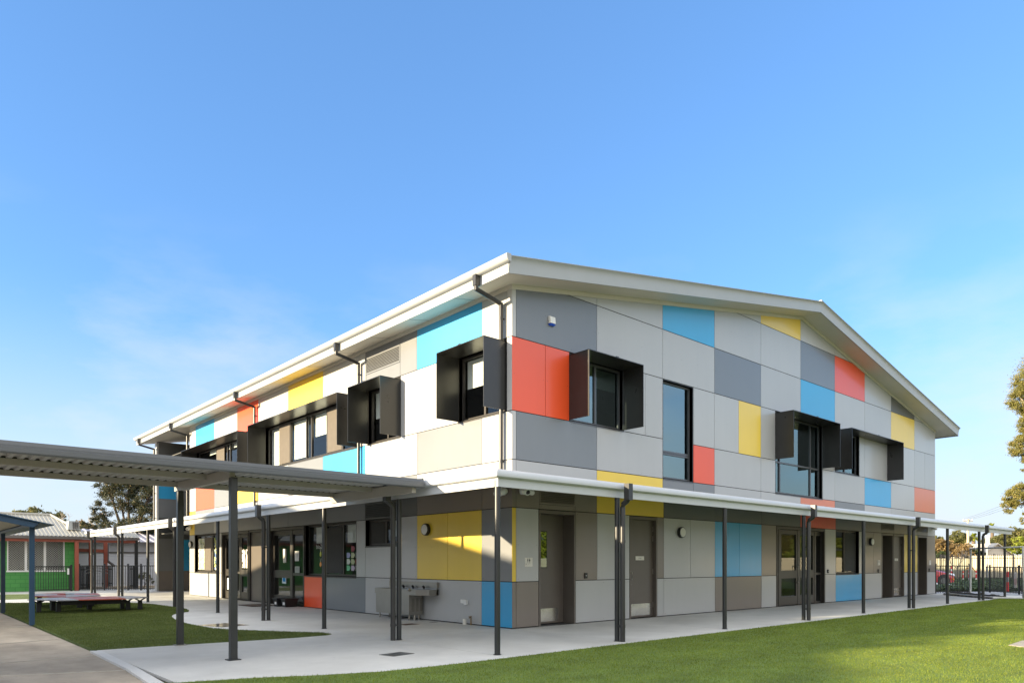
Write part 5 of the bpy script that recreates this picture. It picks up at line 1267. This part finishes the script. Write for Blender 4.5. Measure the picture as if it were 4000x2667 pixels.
# ------------------------------------------------------------------ trees
BARK = mat('bark_grey_brown', (.13, .10, .075), .9, var=.3, vscale=6, bump=.5, bscale=25)
BARKP = mat('bark_pale', (.34, .29, .23), .85, var=.2, vscale=5, bump=.4, bscale=20)
def tree(name, base, fork_z, blobs, nclus, nper, lsize, lm, bark, label, cat='tree', group=None, r0=.2, twigs=3, spread=.5, aspect=.4, droop=0., top=None):
    base = Vector(base); t = empty(name, base, label, cat, group)
    b = MB(); fork = base + Vector((rng.uniform(-.2, .2), rng.uniform(-.2, .2), fork_z))
    if top: fork = Vector(top)
    b.tube([tuple(base - Vector((0, 0, .1))), tuple(base.lerp(fork, .5) + Vector((rng.uniform(-.1, .1), 0, 0))), tuple(fork)], [r0, r0 * .8, r0 * .6], 10)
    P0 = []; S0 = []
    for (cx, cy, cz, rx, ry, rz) in blobs:
        c = Vector((cx, cy, cz)); mid = fork.lerp(c, .55) + Vector((0, 0, -abs(rz) * .15)); r1 = r0 * .38
        b.tube([tuple(fork - Vector((0, 0, .15))), tuple(mid), tuple(c)], [r1, r1 * .7, r1 * .35], 7)
        for k in range(twigs):
            dirv = Vector(rng.normal(0, 1, 3)).normalized(); e = c + Vector((dirv.x * rx, dirv.y * ry, dirv.z * rz)) * .8
            s = mid.lerp(c, rng.uniform(.2, 1)); b.tube([tuple(s), tuple(s.lerp(e, .5) + Vector((0, 0, .1 * rz))), tuple(e)], [r1 * .35, r1 * .22, r1 * .1], 5, caps=False)
        vol = max(1, int(nclus * (rx * ry * rz) ** .6))
        for k in range(vol):
            dv = rng.normal(0, 1, 3); dv /= np.linalg.norm(dv); rr = rng.uniform(.25, 1) ** .45
            pc = np.array([cx + dv[0] * rx * rr, cy + dv[1] * ry * rr, cz + dv[2] * rz * rr])
            sp = spread * (rx * ry * rz) ** (1 / 3) * rng.uniform(.18, .4)
            P0.append(pc + rng.normal(0, 1, (nper, 3)) * np.array([sp, sp, sp * .65])); 
    b.build('trunk', bark, t, smooth=True)
    if P0 and nper:
        C_ = np.concatenate(P0); n_ = len(C_); s = lsize * rng.uniform(.6, 1.3, n_)
        u = rng.normal(0, 1, (n_, 3)); u[:, 2] -= droop; u /= np.linalg.norm(u, axis=1)[:, None]
        w = rng.normal(0, 1, (n_, 3)); w -= (w * u).sum(1)[:, None] * u; w /= np.linalg.norm(w, axis=1)[:, None]
        V_ = np.stack([C_ - u * s[:, None], C_ + w * (s * aspect)[:, None], C_ + u * s[:, None], C_ - w * (s * aspect)[:, None]], 1) - np.array(base)
        raw_mesh('crown', V_.reshape(-1, 3), n_, 4, lm, t)
    return t
def blob(px, py, td, rpx, rpy, depth=None):
    x, y, z = at(px, py, td); r = rpx / F_ * td; return (x, y, z, r, depth or r, rpy / F_ * td)
LDARK = leaf_mat('leaf_dark_olive', (.03, .04, .022), (.075, .085, .04), (.26, .17, .06), .2)
LGUM = leaf_mat('leaf_gum_gold', (.13, .14, .035), (.29, .26, .075), (.42, .31, .11), .4)
LOLIV = leaf_mat('leaf_olive', (.07, .08, .025), (.15, .15, .05), (.25, .20, .08), .25)
LORNG = leaf_mat('leaf_rusty', (.13, .09, .04), (.25, .17, .07), (.32, .25, .12), .25)
LLIME = leaf_mat('leaf_lime', (.14, .18, .02), (.28, .32, .04), (.40, .40, .08), .35)
LDEEP = leaf_mat('leaf_deep_green', (.02, .035, .012), (.05, .075, .025), (.10, .12, .04), .2)
g0 = at(500, 2200, 46)[:2] + (0,)
tree('dark_tree', g0, 2.3, [blob(395, 2005, 46, 40, 50), blob(350, 2070, 46, 38, 40), blob(430, 2075, 46, 55, 45), blob(470, 1940, 46, 75, 60), blob(415, 1880, 46, 45, 55), blob(560, 1960, 46, 70, 70), blob(530, 2060, 46, 80, 45), blob(610, 2030, 46, 50, 70), blob(500, 1860, 46, 90, 50), blob(600, 1880, 46, 60, 60)],
     62, 120, .05, LDARK, BARK, 'large dark olive tree with open limbs behind the weatherboard building', r0=.30, twigs=12, spread=.42)
g0 = at(135, 2200, 72)[:2] + (0,)
tree('round_tree', g0, 3.0, [blob(95, 2020, 72, 40, 28), blob(150, 2015, 72, 45, 32), blob(205, 2035, 72, 45, 38), blob(230, 2060, 72, 30, 30)], 40, 40, .16, LOLIV, BARK, 'olive round topped tree behind the green building roof', r0=.3)
g0 = at(300, 2200, 60)[:2] + (0,)
tree('rusty_shrub', g0, 1.5, [blob(300, 2055, 60, 45, 22), blob(340, 2072, 60, 40, 26), blob(275, 2062, 60, 25, 20)], 50, 36, .12, LORNG, BARK, 'rusty orange shrub beside the roof air conditioner', 'shrub', r0=.12)
# bare tree
def bare(base, h, label, spread_, seed, r0=.12, pale=BARKP, depth=5):
    rr = random.Random(seed); t = empty('bare_tree', base, label, 'tree'); b = MB()
    def grow(p, d, L_, r, k):
        e = p + d * L_; b.tube([tuple(p), tuple(p.lerp(e, .5) + Vector((rr.uniform(-.04, .04), rr.uniform(-.04, .04), 0)) * L_), tuple(e)], [r, r * .85, r * .7], 6 if k > 2 else 4, caps=False)
        if k == 0: return
        for _ in range(3 if k > 1 else 4):
            nd = (d + Vector((rr.uniform(-1, 1), rr.uniform(-1, 1), rr.uniform(-.35, .7))) * spread_).normalized(); grow(e, nd, L_ * rr.uniform(.6, .82), r * .6, k - 1)
    grow(Vector(base), Vector((0, 0, 1)), h * .34, r0, depth); b.build('trunk', pale, t)
bare(at(290, 2200, 62)[:2] + (0,), 5.6, 'leafless pale tree between the roof and the dark tree', .75, 5, .1)
# garden behind the left black fence
g0 = at(560, 2285, 40)[:2] + (0,)
tree('thin_shrub', g0, .3, [blob(560, 2250, 40, 30, 25), blob(590, 2262, 40, 22, 18)], 60, 24, .06, LOLIV, BARK, 'straggly low shrub behind the left black fence', 'shrub', r0=.04)
# right side
g0 = at(4170, 2200, 55)[:2] + (0,)
tree('gum_tree', g0, 7.0, [blob(4020, 1500, 55, 62, 55), blob(3992, 1560, 55, 48, 60), blob(4030, 1630, 55, 50, 60), blob(4025, 1700, 55, 38, 50), blob(3990, 1750, 55, 40, 42), blob(4025, 1800, 55, 34, 50), blob(4090, 1450, 55, 90, 90), blob(4110, 1600, 55, 80, 100), blob(4120, 1760, 55, 80, 80),
      blob(3965, 1940, 55, 42, 34), blob(4010, 1920, 55, 50, 36), blob(3945, 1978, 55, 28, 24), blob(4060, 1950, 55, 60, 50), blob(4000, 2025, 55, 14, 30)],
     70, 95, .07, LGUM, BARKP, 'tall gum tree with golden drooping foliage at the right edge', r0=.4, twigs=5, aspect=.3, droop=.8, spread=.5)
def palm(px, py, td, rpx, label):
    x, y, z = at(px, py, td); t = empty('palm_tree', (x, y, 0), label, 'palm tree', 'palms behind the houses'); R_ = rpx / F_ * td
    b = MB(); b.tube([(x, y, 0), (x, y, z * .6), (x, y, z)], [.28, .22, .25], 10); b.build('trunk', BARK, t, smooth=True)
    m = MB()
    for i in range(46):
        a = rng.uniform(0, 2 * PI); el = rng.uniform(-.5, 1.3); dv = Vector((math.cos(a) * math.cos(el), math.sin(a) * math.cos(el), math.sin(el))); sd = Vector((-math.sin(a), math.cos(a), 0))
        pts = [Vector((x, y, z)) + dv * R_ * f + Vector((0, 0, -.35 * R_ * f * f)) for f in (0, .4, .75, 1.05)]
        for k in range(3):
            w0_, w1_ = (.03, .16, .14, .02)[k] * R_, (.03, .16, .14, .02)[k + 1] * R_
            m.poly([tuple(pts[k] - sd * w0_), tuple(pts[k] + sd * w0_), tuple(pts[k + 1] + sd * w1_), tuple(pts[k + 1] - sd * w1_)])
    m.build('crown', LLIME, t)
palm(3876, 2055, 110, 24, 'small palm showing above the verandah gutter'); palm(3803, 2096, 100, 26, 'palm with a shaggy skirt right of the power pole'); palm(3897, 2108, 105, 24, 'palm behind the roof of the cream house')
def bush(px, py, td, rpx, rpy, lm, label, dens=50, ls=.14, name='shrub', extra=()):
    g = at(px, 2200, td)[:2] + (0,); tree(name, g, .8, [blob(px, py, td, rpx, rpy)] + [blob(px + ax_, py + ay_, td, rx_, ry_) for ax_, ay_, rx_, ry_ in extra], dens, 34, ls, lm, BARK, label, 'shrub' if name != 'round_tree' else 'tree', 'shrubs and trees beyond the right fence', r0=.15)
bush(3745, 2100, 92, 34, 28, LOLIV, 'rounded olive tree left of the power pole', name='round_tree', extra=((20, 12, 30, 25), (-25, 18, 25, 22)))
bush(3690, 2140, 80, 40, 32, LORNG, 'rusty orange shrub just right of the building end', extra=((-30, -14, 30, 24), (-10, 12, 45, 26), (30, 10, 36, 26)))
bush(3775, 2150, 78, 34, 24, LORNG, 'rusty orange shrub at the foot of the power pole', ls=.12, extra=((-25, 6, 28, 20),))
bush(3672, 2166, 74, 26, 12, LDEEP, 'dark green low hedge beside the building end', extra=((-20, 0, 24, 12),))
bush(3663, 2100, 110, 22, 10, LOLIV, 'distant olive treetop just right of the building end', name='round_tree')
bush(3960, 2092, 100, 45, 34, LOLIV, 'olive tree behind the verandah end', name='round_tree', extra=((30, 6, 40, 36), (-42, 16, 36, 20)))
bush(3905, 2118, 108, 40, 24, LOLIV, 'dull olive trees behind the cream house', name='round_tree', extra=((-40, 4, 34, 20), (40, 10, 36, 24)))
bush(3995, 2122, 62, 36, 30, LLIME, 'bright lime green tree above the cream fence', name='round_tree', ls=.11, extra=((-25, 22, 28, 18), (20, 24, 30, 22)))
bush(3805, 2158, 84, 30, 16, LDEEP, 'dark green shrub left of the cream house', extra=((20, 2, 20, 12),))
bare(at(3740, 2215, 54)[:2] + (0,), 2.7, 'small leafless tree behind the tall palisade fence', .8, 9, .05, BARKP, 4)
for i, (px, td) in enumerate(((3560, 130), (3480, 120), (4200, 90), (4300, 80))): bush(px, 2110, td, 60, 40, LOLIV, 'tree outside the view', name='round_tree', dens=20, ls=.3) if False else None

# ------------------------------------------------------------------ out of view: hall, trees and fences added for shade and reflections
hall = empty('offview_hall', (-33, 12, 0), 'long grey gabled hall added out of view west of the yard to shade the lawn', 'building')
HX0, HX1 = -44, -25
prof_h = [(-2.0, 0), (24.6, 0), (24.6, 5.15), (14.2, 7.15), (-2.0, 3.75)]  # gable outline of the unseen hall, shaped to cast the yard's shade
b = MB(); b.solid([(HX1, y, z) for y, z in prof_h], [(HX0, y, z) for y, z in prof_h]); b.build('wall', mat('hall_grey', (.36, .35, .33), .7, var=.05, vscale=.6), hall)
b = MB()
for (ya, za, yb, zb) in ((-2.4, 3.72, 14.2, 7.2), (24.9, 5.15, 14.2, 7.2)):
    b.solid([(HX1 + .3, ya, za), (HX1 + .3, yb, zb), (HX1 + .3, yb, zb + .1), (HX1 + .3, ya, za + .1)], [(HX0 - .3, ya, za), (HX0 - .3, yb, zb), (HX0 - .3, yb, zb + .1), (HX0 - .3, ya, za + .1)])
b.build('roof', ROOFW, hall)
for i in range(4):
    y = 1.5 + i * 5.6; m = MB(); m.box(HX1, HX1 + .06, y, y + 2.4, 1.0, 2.4); w = m.build('window', FRAME, hall)
    m = MB(); m.poly([(HX1 + .065, y + .08, 1.08), (HX1 + .065, y + 2.32, 1.08), (HX1 + .065, y + 2.32, 2.32), (HX1 + .065, y + .08, 2.32)]); m.build('pane', GLASSB, w)
def add_offview_tree(x, y, h, r, label, lm=LOLIV):  # unseen trees, added to shade the lawn and show in the glass
    tree('offview_tree', (x, y, 0), h * .4, [(x, y, h - r, r, r, r), (x + r * .5, y + r * .6, h - r * 1.3, r * .7, r * .8, r * .7), (x - r * .4, y - r * .6, h - r * 1.4, r * .7, r * .7, r * .7)], 26, 40, .16, lm, BARK, label, 'tree', 'trees added out of view round the yard', r0=.2)
add_offview_tree(-25.5, 4.1, 6.1, 1.5, 'round tree added in front of the hall gable to shade the lawn')
for i, (x, y, h, r) in enumerate(((-14, -38, 7, 2.6), (-4, -41, 6, 2.4), (5, -40, 8, 3.0), (15, -42, 6.5, 2.6), (26, -40, 7.5, 3), (38, -38, 7, 2.8))):
    add_offview_tree(x, y, h, r, 'tree added out of view across the lawn for the window reflections', (LGUM, LOLIV, LLIME)[i % 3])
for i, (x, y, h, r) in enumerate(((66, -6, 7, 3.2), (68, -14, 8, 3.5), (64, -22, 6, 3), (70, -31, 8, 3.6))):
    add_offview_tree(x, y, h, r, 'tree added out of view across the lawn for the window reflections', (LGUM, LOLIV, LLIME)[i % 3])
sf = MB(); sf.box(58, 58.06, -34, 1.5, 0, 1.9); tag(sf.build('sheet_fence', CREAMF, None, origin=(58, -16, 0)), 'cream fence added beyond the right edge of the view for window reflections', 'fence')  # unseen fence, added to be mirrored in the gable glazing
sf = MB(); sf.box(-16, 44, -34.06, -34, 0, 1.8); tag(sf.build('sheet_fence', CREAMF, None, origin=(14, -34, 0)), 'cream fence added across the lawn behind the viewpoint for window reflections', 'fence')  # another unseen fence put in for the reflections

# ------------------------------------------------------------------ light, sky, camera
sd = Vector((1, -.33, -.185)).normalized()
sun = bpy.data.lights.new('sun', 'SUN'); sun.energy = 3.8; sun.angle = math.radians(.5); sun.color = (1, .82, .54)
so_ = bpy.data.objects.new('sun', sun); COL.objects.link(so_); so_.rotation_euler = sd.to_track_quat('-Z', 'Y').to_euler(); so_.location = (-30, 10, 20)
w = bpy.data.worlds.new('World'); scn.world = w; w.use_nodes = True
N = w.node_tree.nodes; L = w.node_tree.links
bg = N['Background']; sky = N.new('ShaderNodeTexSky'); sky.sky_type = 'NISHITA'; sky.sun_disc = False
sky.sun_elevation = math.asin(-sd.z); sky.sun_rotation = math.atan2(-sd.x, -sd.y)
sky.altitude = 0; sky.air_density = 1.0; sky.dust_density = .1; sky.ozone_density = 5.0
tc = N.new('ShaderNodeTexCoord'); mp = N.new('ShaderNodeMapping'); mp.inputs['Scale'].default_value = (2.6, 2.6, 6.5); mp.inputs['Location'].default_value = (1.4, 1.1, .1)
nz = N.new('ShaderNodeTexNoise'); nz.inputs['Scale'].default_value = 1.6; nz.inputs['Detail'].default_value = 7; nz.inputs['Roughness'].default_value = .55
rp = N.new('ShaderNodeValToRGB'); rp.color_ramp.elements[0].position = .45; rp.color_ramp.elements[1].position = .68
sep = N.new('ShaderNodeSeparateXYZ'); mr = N.new('ShaderNodeMapRange'); mr.inputs['From Min'].default_value = .42; mr.inputs['From Max'].default_value = .08
mul = N.new('ShaderNodeMath'); mul.operation = 'MULTIPLY'; mul2 = N.new('ShaderNodeMath'); mul2.operation = 'MULTIPLY'; mul2.inputs[1].default_value = .8
mix = N.new('ShaderNodeMixRGB'); mix.inputs['Color2'].default_value = (1.62, 1.66, 1.76, 1)
L.new(tc.outputs['Generated'], mp.inputs['Vector']); L.new(mp.outputs['Vector'], nz.inputs['Vector']); L.new(nz.outputs['Fac'], rp.inputs['Fac'])
L.new(tc.outputs['Generated'], sep.inputs['Vector']); L.new(sep.outputs['Z'], mr.inputs['Value'])
L.new(rp.outputs['Color'], mul.inputs[0]); L.new(mr.outputs['Result'], mul.inputs[1]); L.new(mul.outputs['Value'], mul2.inputs[0]); L.new(mul2.outputs['Value'], mix.inputs['Fac'])
tint = N.new('ShaderNodeMixRGB'); tint.blend_type = 'MULTIPLY'; tint.inputs['Fac'].default_value = 1; tint.inputs['Color2'].default_value = (.735, .845, 1.0, 1)
gm_ = N.new('ShaderNodeGamma'); gm_.inputs['Gamma'].default_value = .69
L.new(sky.outputs['Color'], gm_.inputs['Color']); L.new(gm_.outputs['Color'], tint.inputs['Color1']); L.new(tint.outputs['Color'], mix.inputs['Color1']); 
# bright fill cloud added overhead and behind the viewpoint to lift the shade (it shows in the upper windows)
def mrange(a, b, src):
    m_ = N.new('ShaderNodeMapRange'); m_.interpolation_type = 'SMOOTHSTEP'; m_.inputs['From Min'].default_value = a; m_.inputs['From Max'].default_value = b; L.new(src, m_.inputs['Value']); return m_.outputs['Result']
def mth(op, a, b):
    m_ = N.new('ShaderNodeMath'); m_.operation = op
    for i_, q_ in enumerate((a, b)):
        if isinstance(q_, (int, float)): m_.inputs[i_].default_value = q_
        else: L.new(q_, m_.inputs[i_])
    return m_.outputs['Value']
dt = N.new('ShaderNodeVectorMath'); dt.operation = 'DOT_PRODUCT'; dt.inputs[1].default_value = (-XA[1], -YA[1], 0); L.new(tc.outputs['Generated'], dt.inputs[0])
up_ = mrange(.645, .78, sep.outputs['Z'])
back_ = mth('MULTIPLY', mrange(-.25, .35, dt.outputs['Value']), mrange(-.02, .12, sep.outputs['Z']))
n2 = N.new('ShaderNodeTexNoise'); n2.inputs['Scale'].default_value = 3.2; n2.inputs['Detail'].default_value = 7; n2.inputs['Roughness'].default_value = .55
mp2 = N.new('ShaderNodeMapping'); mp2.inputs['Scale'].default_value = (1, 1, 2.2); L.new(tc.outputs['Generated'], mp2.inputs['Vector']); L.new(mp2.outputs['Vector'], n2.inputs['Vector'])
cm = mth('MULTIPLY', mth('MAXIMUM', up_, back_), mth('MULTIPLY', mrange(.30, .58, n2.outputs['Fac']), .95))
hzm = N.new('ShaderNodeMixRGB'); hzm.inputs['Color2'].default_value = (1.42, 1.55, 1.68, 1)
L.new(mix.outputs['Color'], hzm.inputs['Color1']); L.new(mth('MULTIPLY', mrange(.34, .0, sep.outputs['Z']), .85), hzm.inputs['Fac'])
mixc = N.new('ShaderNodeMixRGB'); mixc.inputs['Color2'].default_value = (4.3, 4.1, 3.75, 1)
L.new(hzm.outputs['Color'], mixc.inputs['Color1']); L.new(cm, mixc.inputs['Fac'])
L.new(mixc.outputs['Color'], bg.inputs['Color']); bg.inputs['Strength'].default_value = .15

cam = bpy.data.cameras.new('camera'); co = bpy.data.objects.new('camera', cam); COL.objects.link(co)
cam.sensor_width = 36; cam.lens = 36 * F_ / 4000; cam.shift_x = 0; cam.shift_y = (HY_ - 1333.5) / 4000
cam.clip_start = .1; cam.clip_end = 2000
co.location = (CAM[0], CAM[1], EYE); co.rotation_euler = (PI / 2, 0, AA - PI / 2)
scn.camera = co
vs = scn.view_settings; vs.view_transform = 'Standard'; vs.look = 'None'; vs.exposure = 1.95; vs.gamma = 1; vs.use_curve_mapping = False
scn.cycles.max_bounces = 8; scn.cycles.transparent_max_bounces = 12; scn.cycles.caustics_reflective = False; scn.cycles.caustics_refractive = False
